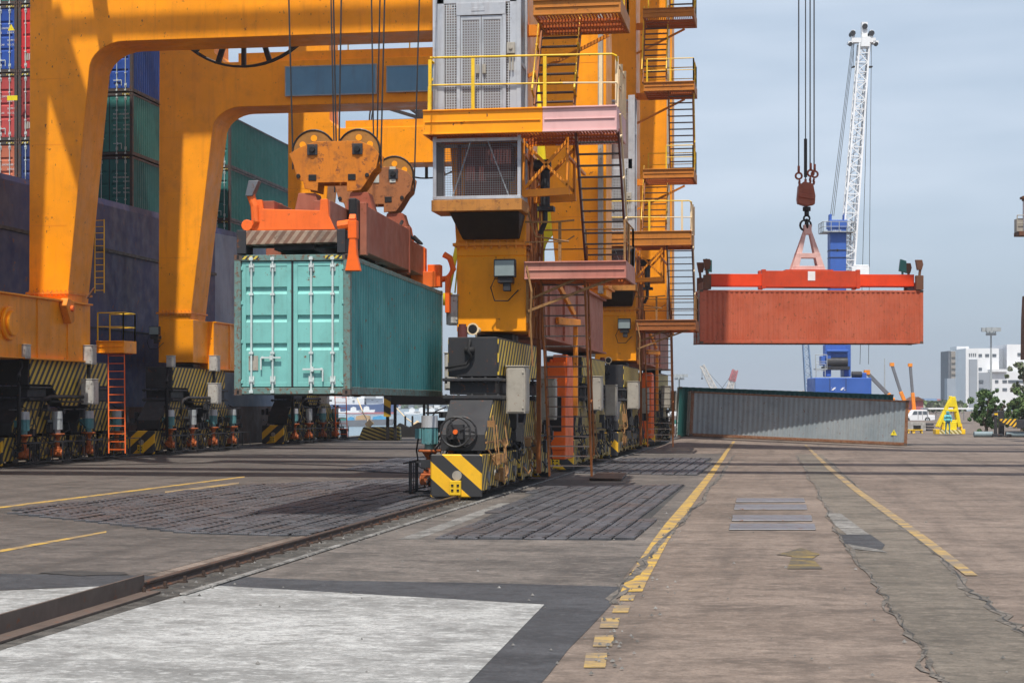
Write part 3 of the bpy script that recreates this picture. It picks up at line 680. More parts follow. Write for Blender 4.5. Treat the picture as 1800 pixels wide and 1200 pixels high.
# ================================================================== red spreader over the red container
rs = thing('lifting_spreader', 'red telescopic spreader under an A-frame holding the brick red container', 'spreader', rc, RROT)
k2 = 32.06
def q(px): return (px - 1419) / k2
M['sp_red'] = paint('spreader_red', (.52, .055, .015), .45, .15, .3, .4, 1.2)
M['sp_orange'] = paint('spreader_bright', (.72, .055, .008), .45, .1, .15, .2)
mb = MB()
for sx in (-1, 1): x0, x1 = sorted((sx * .3, sx * .62)); mb.box(x0, x1, q(1337), q(1508), 3.10, 3.98); mb.box(x0 - .03, x1 + .03, q(1335), q(1342), 3.02, 4.05); mb.box(x0 - .03, x1 + .03, q(1502), q(1508), 3.02, 4.05)
mb.build('centre_frame', M['sp_red'], rs, .01)
for a, b in ((1240, 1340), (1506, 1604)):
    for sx in (-1, 1): x0, x1 = sorted((sx * .34, sx * .58)); mb = MB(); mb.box(x0, x1, q(a), q(b), 3.16, 3.80); mb.build('telescopic_arm', M['sp_orange'], rs, .01)
for ye in (q(1240), q(1604)):
    s = 1 if ye > 0 else -1; mb = MB(); mb.box(-1.2, 1.2, min(ye, ye + s * .3), max(ye, ye + s * .3), 2.92, 3.35); mb.build('end_beam', M['maroon'], rs, .01)
    for sx in (-1, 1):
        mb = MB(); x = sx * 1.15; y = ye + s * .12
        mb.box(x - .14, x + .14, y - .2, y + .2, 2.92, 3.7); mb.bar((x, y, 3.6), (x, y + s * .1, 4.5), .12); mb.prism('x', [(y - .12, 4.0), (y + .12, 4.0), (y + .2, 4.3), (y + .14, 4.55), (y - .22, 4.55)], x - .1, x + .1)
        mb.build('flipper', M['tarnish'] if 'tarnish' in M else M['rust'], rs, .01)
    mb = MB(); x = -.9; y = ye - s * .25; mb.prism('x', [(y - .2, 4.1), (y + .2, 4.0), (y + .2, 4.65), (y - .12, 4.75)], x - .1, x + .1); mb.bar((x, y, 3.3), (x, y, 4.1), .1); mb.build('guide_plate', M['g_green'] if 'g_green' in M else M['c_dgreen'], rs)
# A frame
mb = MB(); h0 = 4.05; h1 = (605 - 404) / k2 * 1.03; hw = .95
for sx in (-1, 1):
    mb.prism('x', [(-.1, h1), (.1, h1), (hw, h0), (hw - .3, h0), (hw - .52, h0 + .85), (-hw + .52, h0 + .85), (-hw + .3, h0), (-hw, h0)], sx * .35 - .05, sx * .35 + .05) if False else None
    A = lambda u: h1 + (h0 - h1) * u
    for s in (-1, 1): mb.hexa([(sx * .3 - .06, s * hw, h0), (sx * .3 + .06, s * hw, h0), (sx * .3 + .06, s * (hw - .40), h0), (sx * .3 - .06, s * (hw - .40), h0), (sx * .08 - .05, s * .13, h1), (sx * .08 + .05, s * .13, h1), (sx * .08 + .05, s * .0, h1), (sx * .08 - .05, 0, h1)])
    mb.box(sx * .3 - .055, sx * .3 + .055, -hw + .1, hw - .1, h0, h0 + .22); mb.box(sx * .24 - .055, sx * .24 + .055, -.66, .66, h0 + .66, h0 + .92)
mb.prism('y', [(-.2, h1 + .08), (.2, h1 + .08), (.22, h1 - .45), (-.22, h1 - .45)], -.2, .2)
mb.build('a_frame', M['pinkframe'] if 'pinkframe' in M else M['pink'], rs, .01)
mb = MB(); mb.box(-.6, .6, -1.3, 1.3, 3.98, 4.05); mb.build('top_plate', M['sp_red'], rs)
mb = MB(); mb.box(.625, .64, -.1, .3, 3.45, 3.95); mb.build('white_tag', M['white'], rs)
# hook block
ht = RT_; hp = T(1417, 390, ht)
hk = thing('hook_block', 'rust red hook block with shackles above the A-frame', 'hook block', hp, YAW)
kh = ht / F
P = lambda px, y: ((px - 1417) * kh, (390 - y) * kh)
mb = MB(); mb.prism('y', [P(1401, 350), P(1403, 327), P(1412, 320), P(1428, 324), P(1432, 345), P(1431, 360), P(1417, 363), P(1402, 358)], -.3, .3); mb.prism('y', [P(1403, 340), P(1430, 345), P(1431, 352), P(1402, 348)], -.36, .36)
mb.build('block_body', M['brown_red'], hk, .03)
for px, y0 in ((1404, 295), (1416, 318), (1425, 290), (1432, 292)):
    mb = MB(); x, z = P(px, y0); mb.ring((x, 0, z - .45), .17, .06, 'y', 14); mb.tube([(x, 0, z + .1), (x, 0, z - .28)], .07, 8); mb.ring((x * .9, 0, z - .85), .15, .05, 'x', 12); mb.build('shackle', M['brown_red'], hk, smooth=True)
mb = MB(); x, z = P(1418, 364); mb.cyl((x, 0, z), (x, 0, z - .22), .22, 10); mb.cyl((x, 0, z - .22), (x, 0, z - .5), .13, 10); mb.ring((x, 0, z - .62), .16, .06, 'y', 12); mb.ring((x, 0, z - .95), .26, .07, 'x', 14); mb.ring((x - .06, 0, z - 1.0), .30, .06, 'y', 14); mb.build('hook', M['black'], hk, smooth=True)
for i, px in enumerate((1404, 1416, 1424, 1431)):
    a = T(px, (297, 318, 292, 292)[i], ht); b = Vector((a.x, a.y, 40)); mb = MB(a); mb.tube([a, b], .035 if i != 1 else .03, 6)
    if i == 1: mb.cyl(a + Vector((0, 0, .2)), a + Vector((0, 0, 2.3)), .09, 8)
    o = mb.build('hoist_rope', M['rope']); o.location = a
    tag(o, f"dark wire rope above the rust red hook block, {['leftmost', 'second from left', 'third from left', 'rightmost'][i]} of the four", 'wire rope', 'hoist ropes of the hook block')
# ================================================================== ship-to-shore cranes
M['rustrail'] = paint('rusty_rail', (.30, .16, .06), .6, .7, .4, .3, 3)
GX = LX - RX          # -21: the quayside rail in the crane's own frame
def railing(mb, pts, h=1.05, post=1.2, r=.022, m=0, mid=True, flat=True):
    """posts and two rails along a polyline of floor points"""
    top = [Vector(p) + Vector((0, 0, h)) for p in pts]; md = [Vector(p) + Vector((0, 0, h * .5)) for p in pts]
    mb.tube(top, r, 6, m)
    if mid: mb.tube(md, r * .8, 6, m)
    for a, b in zip(pts[:-1], pts[1:]):
        a = Vector(a); b = Vector(b); n = max(1, round((b - a).length / post))
        for i in range(n + 1):
            p = a + (b - a) * i / n
            if flat: mb.bar(p, p + Vector((0, 0, h)), .06, .02, m)
            else: mb.tube([p, p + Vector((0, 0, h))], r, 6, m)
def stair(parent, x0, x1, ya, yb, za, zb, str_m, rail_m, name='stair_flight', hr=.9):
    mb = MB(); w = .055
    for x in (x0, x1): mb.bar((x, ya, za), (x, yb, zb), w, .16)
    s = mb.build(name, str_m, parent, .004); n = int((zb - za) / .27); t = MB()
    for i in range(1, n):
        u = i / n; y = ya + (yb - ya) * u; z = za + (zb - za) * u; t.box(x0 + w / 2, x1 - w / 2, y - .10, y + .10, z - .02, z + .012)
    t.build('tread', M['tread'], s)
    h = MB(); d = Vector((0, yb - ya, zb - za)).normalized(); nrm = Vector((0, -d.z, d.y)) if yb < ya else Vector((0, -d.z, d.y))
    if nrm.z < 0: nrm = -nrm
    L = Vector((0, yb - ya, zb - za)).length
    for x in (x0 - .03, x1 + .03):
        a = Vector((x, ya, za)); off = nrm * .0 + Vector((0, (-1 if yb > ya else 1) * .35, .15)) * 1.0
        off = Vector((0, (-1 if yb > ya else 1) * .42, .12))
        p = [a + d * .5, a + d * .5 + off, a + d * (L + .4) + off]; h.tube(p, .028, 6)
        for k in (.35, .65, .95): q = a + d * (L * k); h.bar(q, q + off, .06, .04)
    h.build('handrail', rail_m, s); return s
def floodlight(parent, x, y, z, s=1):
    mb = MB(); mb.box(x - .28 * s, x + .28 * s, y, y + .24, z - .22 * s, z + .25 * s); mb.box(x - .2, x + .2, y + .05, y + .5, z - .38, z - .22)
    mb.box(x - .06, x + .14, y + .1, y + .3, z - .6, z - .36); mb.bar((x, y + .2, z - .45), (x, y + .9, z - .45), .09)
    o = mb.build('floodlight', M['dark'], parent, .02)
    g = MB(); g.box(x - .25 * s, x + .25 * s, y - .012, y - .003, z - .18 * s, z + .21 * s); g.build('lens', M['glass'], o)
    c = MB(); c.tube([(x + .05, y + .2, z - .35), (x - .28, y + .1, z - .25), (x - .4, y + .15, z - .5), (x - .3, y + .2, z - .85), (x + .05, y + .3, z - .85), (x + .3, y + .5, z - .55)], .018, 6); c.build('cable', M['rubber'], o, smooth=True)
def rbox(parent, x0, x1, y0, y1, z0, z1, mat='white', name='junction_box', legs=True):
    mb = MB(); mb.box(x0, x1, y0, y1, z0, z1); mb.box(x0 + .03, x1 - .03, y0 - .025, y0 - .001, z0 + .04, z1 - .04)
    mb.box(x0 - .02, x1 + .02, y0 - .03, y1 + .02, z1 + .001, z1 + .03)
    sx = x1 + .001 if x1 > 0 or x0 > GX + .5 else x0 - .02
    mb.box(sx, sx + .02, y0 + .04, y1 - .04, z0 + .05, z1 - .05)
    for zz in (z0 + .15, z1 - .15): mb.box(x1 - .08, x1 - .03, y0 - .045, y0 - .024, zz - .03, zz + .03)
    return mb.build(name, M[mat], parent, .012)
def motor(parent, x, y, s, rnd):
    m = MB(); m.cyl((x, y, 1.22), (x, y, 1.36), .13, 14); m.cyl((x, y, 1.36), (x, y, 1.78), .20, 16)
    for k in range(10):
        a = k * math.pi / 5; m.bar((x + .2 * math.cos(a), y + .2 * math.sin(a), 1.38), (x + .2 * math.cos(a), y + .2 * math.sin(a), 1.76), .025)
    m.box(x - .36, x - .2, y - .1, y + .1, 1.5, 1.75)
    o = m.build('motor', M['teal_motor'] if rnd % 3 != 1 else M['grey_motor'], parent, 0)
    c = MB(); c.cyl((x, y, 1.78), (x, y, 2.08), .215, 18, .20); c.build('motor_cover', M['alu'] if rnd % 2 == 0 else M['grey_motor'], o)
    g = MB(); g.cyl((x, y, 1.16), (x, y, 1.22), .30, 14); g.cyl((x, y, 1.0), (x, y, 1.16), .08, 10, .2); g.cyl((x, y, .66), (x, y, 1.0), .1, 10)
    g.box(x - .2, x + .18, y - .18, y + .18, .34, .62); g.cyl((x - .24, y, .45), (x + .24, y, .45), .13, 12); g.cyl((x, y - .26, .48), (x, y + .26, .48), .11, 12); g.box(x - .14, x + .14, y - .13, y + .13, .62, .70)
    g.build('gearbox', M['gear'], o, .015)
    f = MB(); xi, xo = (x - s * .1, x + s * .42)
    for yy in (y - .42, y + .42):
        for xx in (xo,):
            f.bar((xx, yy, .12), (xx, yy, .92), .05)
        f.bar((xi, yy, .92), (xo, yy, .92), .05); f.bar((xi, yy, .14), (xo, yy, .14), .05)
    for zz in (.14, .92): f.bar((xo, y - .42, zz), (xo, y + .42, zz), .05)
    for k in (-.2, 0, .2): f.bar((xo, y + k, .14), (xo, y + k, .92), .022)
    f.build('motor_guard', M['dark'], o)
    t = MB(); t.tube([(x - .28, y, 1.6), (x - .33, y - .05, 1.2), (x - .26, y - .1, .8), (x, y - .15, .7)], .022, 6); t.tube([(x + s * .1, y + .2, 1.9), (x - s * .1, y + .35, 2.2), (x - s * .35, y + .4, 2.3)], .02, 6)
    t.build('cable', M['rubber'], o, smooth=True)
rndc = random.Random(5)
def bogies(P, cx, cy, inn, tag_=''):
    """wheel set: main equaliser beam with sub-parts; inn = +1/-1 direction of the motors"""
    mb = MB(); h = .66
    mb.prism('x', [(cy - 3.9, 4.1), (cy + 3.9, 4.1), (cy + 3.9, 3.08), (cy + 1.9, 3.08), (cy + .8, 2.25), (cy - .8, 2.25), (cy - 1.9, 3.08), (cy - 3.9, 3.08)], cx - h + .02, cx + h - .02)
    mb.box(cx - .5, cx + .5, cy - .5, cy + .5, 4.1, 4.3)
    eq = mb.build('equaliser_beam', M['dark'], P, .015)
    sd = MB()
    for s in (-1, 1):
        x0, x1 = sorted((cx + s * (h - .018), cx + s * (h + .004)))
        sd.prism('x', [(cy - 3.8, 4.05), (cy + 3.8, 4.05), (cy + 3.8, 3.12), (cy + 1.85, 3.12), (cy + .75, 2.3), (cy - .75, 2.3), (cy - 1.85, 3.12), (cy - 3.8, 3.12)], x0, x1)
    sd.build('side_plate', M['haz_v'], eq)
    for k, sy in enumerate((-3.05, 3.05)):
        yc = cy + sy; m2 = MB()
        m2.box(cx - h - .1, cx + h + .1, yc - 1.0, yc + 1.0, 2.96, 3.04); m2.box(cx - .6, cx + .6, yc - .85, yc + .85, 2.62, 2.96); m2.box(cx - h - .1, cx + h + .1, yc - 1.0, yc + 1.0, 2.5, 2.6)
        for bx in (-.68, -.35, 0, .35, .68):
            for zz in (2.46, 2.9): m2.cyl((cx + bx, yc - .93, zz), (cx + bx, yc - .93, zz + .17), .035, 6)
        m2.prism('x', [(yc - .95, 2.5), (yc + .95, 2.5), (yc + 2.2, 1.62), (yc + 2.2, 1.2), (yc + .9, 1.2), (yc + .5, 1.45), (yc - .5, 1.45), (yc - .9, 1.2), (yc - 2.2, 1.2), (yc - 2.2, 1.62)], cx - .56, cx + .56)
        se = m2.build('sub_equaliser', M['dark'], eq, .012); m3 = MB()
        for s in (-1, 1):
            x0, x1 = sorted((cx + s * .55, cx + s * .572)); m3.prism('x', [(yc - .9, 2.46), (yc + .9, 2.46), (yc + 2.1, 1.58), (yc + 2.1, 1.24), (yc - 2.1, 1.24), (yc - 2.1, 1.58)], x0, x1)
        m3.build('side_plate', M['haz_side'], eq)
        for j, ty in enumerate((-1.5, 1.5)):
            y = yc + ty; t = MB()
            for s in (-1, 1):
                x0, x1 = sorted((cx + s * .50, cx + s * .60)); t.prism('x', [(y - 1.28, 1.1), (y + 1.28, 1.1), (y + 1.28, .5), (y + .95, .22), (y + .4, .3), (y - .4, .3), (y - .95, .22), (y - 1.28, .5)], x0, x1)
            t.build('wheel_truck', M['haz_side'], eq, .01)
            q = MB(); q.box(cx - .5, cx + .5, y - 1.2, y + 1.2, .62, 1.12); q.box(cx - .3, cx + .3, y - .3, y + .3, 1.1, 1.3); q.build('truck_body', M['black'], eq)
            for wy in (-.62, .62):
                wl = MB(); wl.cyl((cx - .1, y + wy, .47), (cx + .1, y + wy, .47), .34, 20); wl.cyl((cx + .1, y + wy, .47), (cx + .14, y + wy, .47), .40, 20); wl.cyl((cx - .14, y + wy, .47), (cx - .1, y + wy, .47), .40, 20)
                for s in (-1, 1): wl.cyl((cx + s * .5, y + wy, .55), (cx + s * .66, y + wy, .55), .15, 12)
                wl.build('wheel', M['steel'], eq)
            motor(eq, cx + inn * .92, y - .35, inn, j + 2 * k)
            # clutter on the outer side: boxes and hoses
            c = MB(); xo = cx + inn * .68
            for _ in range(7):
                yy = y + rndc.uniform(-1.2, 1.2); zz = rndc.uniform(.5, 2.2); a = rndc.uniform(.05, .13); c.box(*sorted((xo, xo + inn * rndc.uniform(.08, .3))), yy - a, yy + a, zz - a, zz + a * 1.7)
            for _ in range(7):
                yy = y + rndc.uniform(-1.3, 1.0); zz = rndc.uniform(.4, 1.9); c.tube([(xo, yy, zz), (xo + inn * .2, yy + .1, zz - .25), (xo + inn * .3, yy + .45, zz - .15), (xo + inn * .1, yy + .7, zz + rndc.uniform(.1, .9))], .025, 5)
            c.bar((xo + inn * .7, y - 1.3, .9), (xo + inn * .7, y + 1.3, .9), .035); c.bar((xo + inn * .7, y - 1.3, .2), (xo + inn * .7, y + 1.3, .2), .035); c.bar((xo + inn * .7, y + 1.2, .2), (xo + inn * .7, y + 1.2, .9), .035)
            c.bar((xo + inn * .1, y - 1.4, 2.15), (xo + inn * .1, y + 1.4, 2.15), .05); c.build('hose_bundle', M['dark'], eq)
            o = -inn; c = MB(); xo = cx + o * .68
            for _ in range(5):
                yy = y + rndc.uniform(-1.1, 1.1); zz = rndc.uniform(.5, 1.9); a = rndc.uniform(.06, .15)
                c.box(*sorted((xo, xo + o * rndc.uniform(.08, .22))), yy - a, yy + a, zz - a, zz + a * 1.6)
            for _ in range(5):
                yy = y + rndc.uniform(-1.2, 1.0); zz = rndc.uniform(.5, 1.5); c.tube([(xo, yy, zz), (xo + o * .12, yy + .1, zz - .2), (xo + o * .14, yy + .4, zz - .1), (xo + o * .02, yy + .6, zz + rndc.uniform(.2, 1.0))], .022, 5)
            c.bar((xo, y - 1.2, 1.42), (xo, y + 1.2, 1.42), .05); c.build('cable_tray', M['rustrail'] if rndc.random() < .3 else M['dark'], eq)
    for s in (-1, 1):
        y = cy + s * 6.05; b = MB(); b.box(cx - .64, cx + .64, min(y, y + s * .12), max(y, y + s * .12), .08, 1.14)
        bb = b.build('buffer_plate', M['haz_front'] if inn < 0 else M['haz_front2'], eq, .03)
        b = MB(); b.box(cx - .63, cx + .63, min(y, y - s * .9), max(y, y - s * .9), .25, 1.12); b.build('buffer_body', M['haz_side'], eq)
        b = MB(); yf = y + s * .121; b.cyl((cx + .03, yf, .62), (cx + .03, yf + s * .03, .62), .12, 20); b.build('buffer_disc', M['cab'], eq)
        b = MB(); b.box(cx - .14, cx + .14, min(yf, yf + s * .10), max(yf, yf + s * .10), -.0 + .14, .5); b.build('rail_sweep', M['yellow'], eq, .01)
        for dx in (-.07, .07):
            for dz in (.26, .38):
                b = MB() if dx < 0 and dz < .3 else b; b.box(cx + dx - .03, cx + dx + .03, min(yf + s * .1, yf + s * .115), max(yf + s * .1, yf + s * .115), dz - .02, dz + .03)
        b.build('bolt', M['black'], eq)
    # boxes on posts
    i = inn; x0, x1 = sorted((cx + i * .85, cx + i * 1.35))
    if inn > 0:
        rbox(eq, x0, x1, cy + .6, cy + 1.2, 2.35, 3.35, 'boxwhite'); rbox(eq, x0 + .1, x1, cy + .5, cy + 1.0, 3.95, 4.7, 'boxwhite'); b = MB(); b.bar((x0 + .25, cy + .8, 3.35), (x0 + .25, cy + .8, 3.95), .12)
        b.tube([(x0 + .1, cy - 3.6, 1.9), (x0 + .1, cy - 3.3, 2.55), (x0 + .1, cy - 2.6, 2.65), (x0 + .1, cy + .6, 2.65)], .07, 8); b.tube([(x0 + .1, cy - 2.6, 2.45), (x0 + .1, cy + .6, 2.45)], .04, 6)
        b.tube([(x0 + .1, cy - 5.4, .8), (x0 + .1, cy - 5.4, 3.0), (x0 + .05, cy - 5.3, 3.4), (x0 + .0, cy - 5.0, 3.75), (x0, cy - 5.0, 4.1)], .08, 8); b.build('conduit', M['dark'], eq, smooth=True)
        rbox(eq, x0, x1 - .2, cy - 5.2, cy - 4.8, 4.05, 4.55, 'boxwhite')
    else:
        rbox(eq, cx - 1.25, cx - .9, cy - 1.1, cy - .6, 4.55, 5.35, 'boxwhite'); rbox(eq, cx - 1.2, cx - .85, cy - 1.6, cy - 1.1, 2.75, 3.75, 'boxwhite')
        rbox(eq, cx + .75, cx + 1.25, cy - 3.1, cy - 2.4, 2.12, 3.35, 'cab', 'control_cabinet')
        rbox(eq, cx + .75, cx + 1.2, cy - 9.0 + 12, cy - 8.5 + 12, 1.9, 3.1, 'cab', 'control_cabinet')
    return eq
M['haz_front2'] = stripes('hazard_front_far', (.66, 0, -.75), .62, wear=.15, a=(.85, .46, .01))
def crane(name, label, Y0, sp, panels, group, girders):
    P = thing(name, label, 'gantry crane', (RX, Y0, 0), group=group)
    OFF = (0, 0, 0)
    def arch(y0, y1, rb, lb, bot, top, zt, tops):
        """portal frame outline; rb/lb: (outer, inner at foot, inner at beam)"""
        ro, ri, rt = rb; lo, li, ltp = lb; pts = [(lo, bot), (li, bot)]
        n = 8; rx, rz = 1.45, 1.15
        for i in range(n + 1):
            a = math.pi * (1 - .5 * i / n); pts.append((ltp + rx + rx * math.cos(a), top[0] - rz + rz * math.sin(a)))
        for i in range(n + 1):
            a = math.pi * .5 * (1 - i / n); pts.append((rt - rx + rx * math.cos(a), top[0] - rz + rz * math.sin(a)))
        pts += [(ri, bot), (ro, bot), (ro, zt), (rt + tops, zt), (rt + tops - .1, top[1] + .5), (rt - .6, top[1]), (ltp + .6, top[1]), (ltp + .1, top[1] + .5), (ltp, zt), (lo + .1, zt)]
        mb = MB(); mb.prism('y', pts, y0, y1); return mb
    fr1 = arch(-1.1, 1.1, (.97, -.95, -1.5), (-22.15, -20.55, -19.45), 6.42, (16.6, 18.75), 33.5, -.1)
    f1 = fr1.build('portal_frame', M['orange'], P, .02)
    fr2 = arch(sp - 1.0, sp + 1.1, (1.22, -.6, -1.4), (-21.75, -20.15, -19.25), 6.42, (16.6, 18.75), 33.5, -.1)
    f2 = fr2.build('portal_frame', M['orange'], P, .02)
    for f, yy, xs in ((f1, -1.1, ((.97, -.95), (-22.15, -20.55))), (f2, sp - 1.0, ((1.22, -.6), (-21.75, -20.15)))):
        for a, b in xs:
            mb = MB(); mb.box(min(a, b) - .1, max(a, b) + .1, yy - .1, yy + 2.3, 6.70, 6.78)
            for i in range(9): x = min(a, b) + .05 + i * (abs(a - b) - .1) / 8; mb.cyl((x, yy - .05, 6.62), (x, yy - .05, 6.86), .035, 6)
            mb.build('flange', M['orange2'], f)
            for z in (9.4, 12.6, 15.2): mb = MB(); mb.box(min(a, b) + .01, max(a, b) - .02, yy - .006, yy - .002, z, z + .012); mb.build('weld_seam', M['orange2'], f)
    # leg feet
    for (a, b, y0, y1) in ((-.95, .97, -1.1, 1.1), (-22.15, -20.4, -1.1, 1.1)):
        mb = MB(); mb.box(a, b, y0, y1, 4.35, 6.42); mb.build('leg_foot', M['orange'], P, .02)
    # sill beams
    mb = MB(); mb.box(-22.1, -20.12, 1.1, sp + 1.25, 4.05, 6.42); s = mb.build('sill_beam', M['orange'], P, .02)
    mb = MB(); ys = 11.9; mb.cyl((-20.12, ys, 5.3), (-19.98, ys, 5.3), .62, 24); mb.cyl((-19.98, ys, 5.3), (-19.86, ys, 5.3), .46, 24); mb.build('boss', M['orange'], s, .03)
    mb = MB()
    for y in (3.5, 6.5, 9.2, 14.4, 17.2): mb.box(-20.12, -20.08, y, y + .06, 4.1, 6.4)
    mb.box(-20.12, -19.98, 1.1, sp + 1.2, 6.36, 6.42); mb.box(-20.12, -20.0, 1.1, sp + 1.2, 4.05, 4.10); mb.build('stiffener', M['orange'], s)
    mb = MB(); mb.prism('x', [(16.4, 6.2), (16.9, 5.5), (17.2, 5.6), (17.2, 6.4), (16.6, 6.5)], -20.1, -19.8); mb.cyl((-20.05, 16.9, 6.1), (-19.7, 16.9, 6.1), .12, 12, m=1); mb.build('lifting_lug', [M['orange2'], M['orange_red']], s, .02)
    mb = MB(); mb.cyl((-19.2, 17.0, 6.5), (-18.9, 17.0, 6.9), .05, 8); mb.build('bracket', M['rust'], s)
    mb = MB(); mb.box(-.72, .86, 1.1, sp + 1.25, 4.3, 6.42); s2 = mb.build('sill_beam', M['sill_pink'], P, .02)
    mb = MB()
    for y in (4, 7.5, 11, 14.5): mb.box(.86, .93, y, y + .07, 4.35, 6.4)
    mb.box(.86, 1.0, 1.1, sp + 1.2, 6.34, 6.42); mb.box(.86, 1.0, 1.1, sp + 1.2, 4.3, 4.36); mb.build('stiffener', M['sill_pink'], s2)
    mb = MB(); mb.bar((.95, 4.5, 6.3), (1.3, 7.0, 5.2), .1, .18); mb.bar((.95, 5.5, 4.95), (1.4, 7.4, 4.95), .12, .22); mb.bar((1.3, 7.3, 5.0), (1.3, 7.3, 2.0), .14, .2); mb.build('clamp_bracket', M['orange2'], s2, .01)
    # bogie sets
    bogies(P, 0, 0, -1); bogies(P, 0, sp, -1); bogies(P, GX - .1, 0, 1); bogies(P, GX - .1, sp, 1)
    # rail clamp housing
    mb = MB(); y0, y1 = 6.9, 9.0
    mb.prism('x', [(y0, .6), (y1, .6), (y1, 3.3), (y1 - .3, 3.9), (y0 + .5, 3.95), (y0 + .4, 3.2), (y0, 2.2)], .55, 1.02); mb.box(.5, .56, y0 + .1, y1 - .1, .62, 3.8)
    c = mb.build('rail_clamp', M['vivid'], P, .04)
    mb = MB(); mb.box(.40, 1.03, y0 - .03, y0 + .02, .9, 3.7); mb.build('clamp_cover', M['vivid'], c, .02)
    mb = MB(); mb.box(.5, .9, y0 - .05, y0 - .031, 1.5, 2.6); mb.build('clamp_opening', M['black'], c)
    # floodlights, horn, beacon
    floodlight(f1, .48, -1.75, 6.02, 1.05); floodlight(f1, -22.1, -1.85, 5.85, .9)
    mb = MB(); mb.cyl((-.32, -3.6, 4.1), (-.32, -3.6, 4.38), .13, 14); mb.cyl((-.32, -3.6, 4.38), (-.32, -3.6, 4.45), .1, 12); mb.build('beacon', M['maroon'], P)
    mb = MB(); mb.cyl((-.05, -3.2, 4.32), (-.05, -3.6, 4.32), .05, 12, .16); mb.cyl((-.05, -3.1, 4.32), (-.05, -2.8, 4.32), .08, 10); mb.bar((-.05, -3.1, 4.1), (-.05, -3.1, 4.3), .04); h = mb.build('horn', M['cream'], P, smooth=False)
    mb = MB(); mb.cyl((-.05, -3.601, 4.32), (-.05, -3.603, 4.32), .12, 14); mb.build('horn_mouth', M['black'], h)
    mb = MB(); mb.tube([(-.05, -3.95, 4.05), (-.1, -4.0, 3.75), (0, -3.98, 3.6), (-.15, -3.98, 3.4), (-.7, -3.98, 3.3)], .035, 6); mb.box(-.2, .06, -4.0, -3.92, 3.68, 3.84); mb.build('cable', M['rubber'], P, smooth=True)
    mb = MB(); cx, cy_, cz = -.12, -5.6, 1.68; mb.ring((cx, cy_, cz), .37, .03, 'y', 26); mb.ring((cx + .1, cy_ + .3, cz), .37, .03, 'y', 26)
    for k in range(4): a = k * math.pi / 2 + .4; mb.bar((cx + .12 * math.cos(a), cy_, cz + .12 * math.sin(a)), (cx + .37 * math.cos(a), cy_, cz + .37 * math.sin(a)), .03)
    mb.box(cx - .18, cx + .18, cy_ + .02, cy_ + .3, cz - .18, cz + .18); mb.cyl((cx, cy_ - .05, cz), (cx, cy_ + .05, cz), .06, 12, m=1); mb.bar((cx, cy_ + .3, cz), (cx, cy_ + .9, cz), .1)
    mb.build('hand_wheel', [M['dark'], M['orange_red']], P)
    # lift cage
    MB.base = Vector((0, -1.1, -.12))
    x0, x1, y0, y1 = -1.36, 1.03, -3.5, -2.3
    mb = MB()
    for x in (x0 + .05, x1 - .05):
        for y in (y0 + .05, y1 - .05): mb.bar((x, y, 7.72), (x, y, 9.4), .09)
    for z in (7.76, 9.3):
        for y in (y0 + .05, y1 - .05): mb.bar((x0, y, z), (x1, y, z), .09)
        for x in (x0 + .05, x1 - .05): mb.bar((x, y0, z), (x, y1, z), .09)
    mb.bar((-.35, y0 + .2, 9.3), (-.85, y0 + .2, 7.8), .07, .03); mb.bar((.1, y0 + .2, 9.3), (.68, y0 + .2, 7.8), .07, .03)
    cg = mb.build('lift_cage', M['alu'], P, .004)
    mb = MB()
    n = 36
    for i in range(n + 1): x = x0 + .1 + i * (x1 - x0 - .2) / n; mb.bar((x, y0 + .06, 7.8), (x, y0 + .06, 9.28), .009)
    for i in range(25): z = 7.8 + i * .062; mb.bar((x0 + .1, y0 + .055, z), (x1 - .1, y0 + .055, z), .009); mb.bar((x1 - .055, y0 + .1, z), (x1 - .055, y1 - .1, z), .009); mb.bar((x0 + .055, y0 + .1, z), (x0 + .055, y1 - .1, z), .009)
    for i in range(34):
        y = y0 + .1 + i * (y1 - y0 - .2) / 33
        for x in (x1 - .06, x0 + .06): mb.bar((x, y, 7.8), (x, y, 9.28), .009)
    mb.build('cage_mesh', M['bars'], cg)
    mb = MB(); mb.box(-.6, .55, -2.9, -2.4, 7.75, 9.2); mb.box(.0, .7, -3.1, -2.5, 8.3, 9.25); mb.cyl((-.8, -2.6, 7.8), (-.8, -2.6, 9.3), .06, 8); mb.bar((.7, -2.6, 8.4), (.9, -3.1, 8.9), .08); mb.build('winch', M['maroon'], cg, .03)
    mb = MB(); mb.box(x0 - .03, x1 + .03, y0 - .03, y1 + .05, 7.40, 7.70); mb.build('cage_base', M['grimy'], P, .01)
    mb = MB(); mb.hexa([(-.75, -2.4, 6.75), (.8, -2.4, 6.75), (.8, -2.22, 6.75), (-.75, -2.22, 6.75), (-.95, -3.3, 7.39), (.95, -3.3, 7.39), (.95, -2.22, 7.39), (-.95, -2.22, 7.39)]); mb.build('base_bracket', M['black'], P, .02)
    sh = MB()
    for x in (x0 + .06, x1 - .06):
        for y in (y0 + .06, y1 - .06): sh.box(x - .06, x + .06, y - .06, y + .06, 9.95, 16.3)
    yf = y0 + .02
    sh.box(x0 + .12, x0 + .30, yf, yf + .03, 9.95, 16.3); sh.box(x1 - .30, x1 - .12, yf, yf + .03, 9.95, 16.3)
    sh.box(x0 + .12, x1 - .12, yf, yf + .035, 12.95, 13.4); sh.box(-.72, .62, yf - .03, yf + .02, 12.62, 12.95); sh.box(-.3, .05, yf - .04, yf - .031, 12.72, 12.82)
    for x in (-.66, .58): sh.box(x - .05, x + .05, yf - .02, yf + .04, 9.95, 12.62)
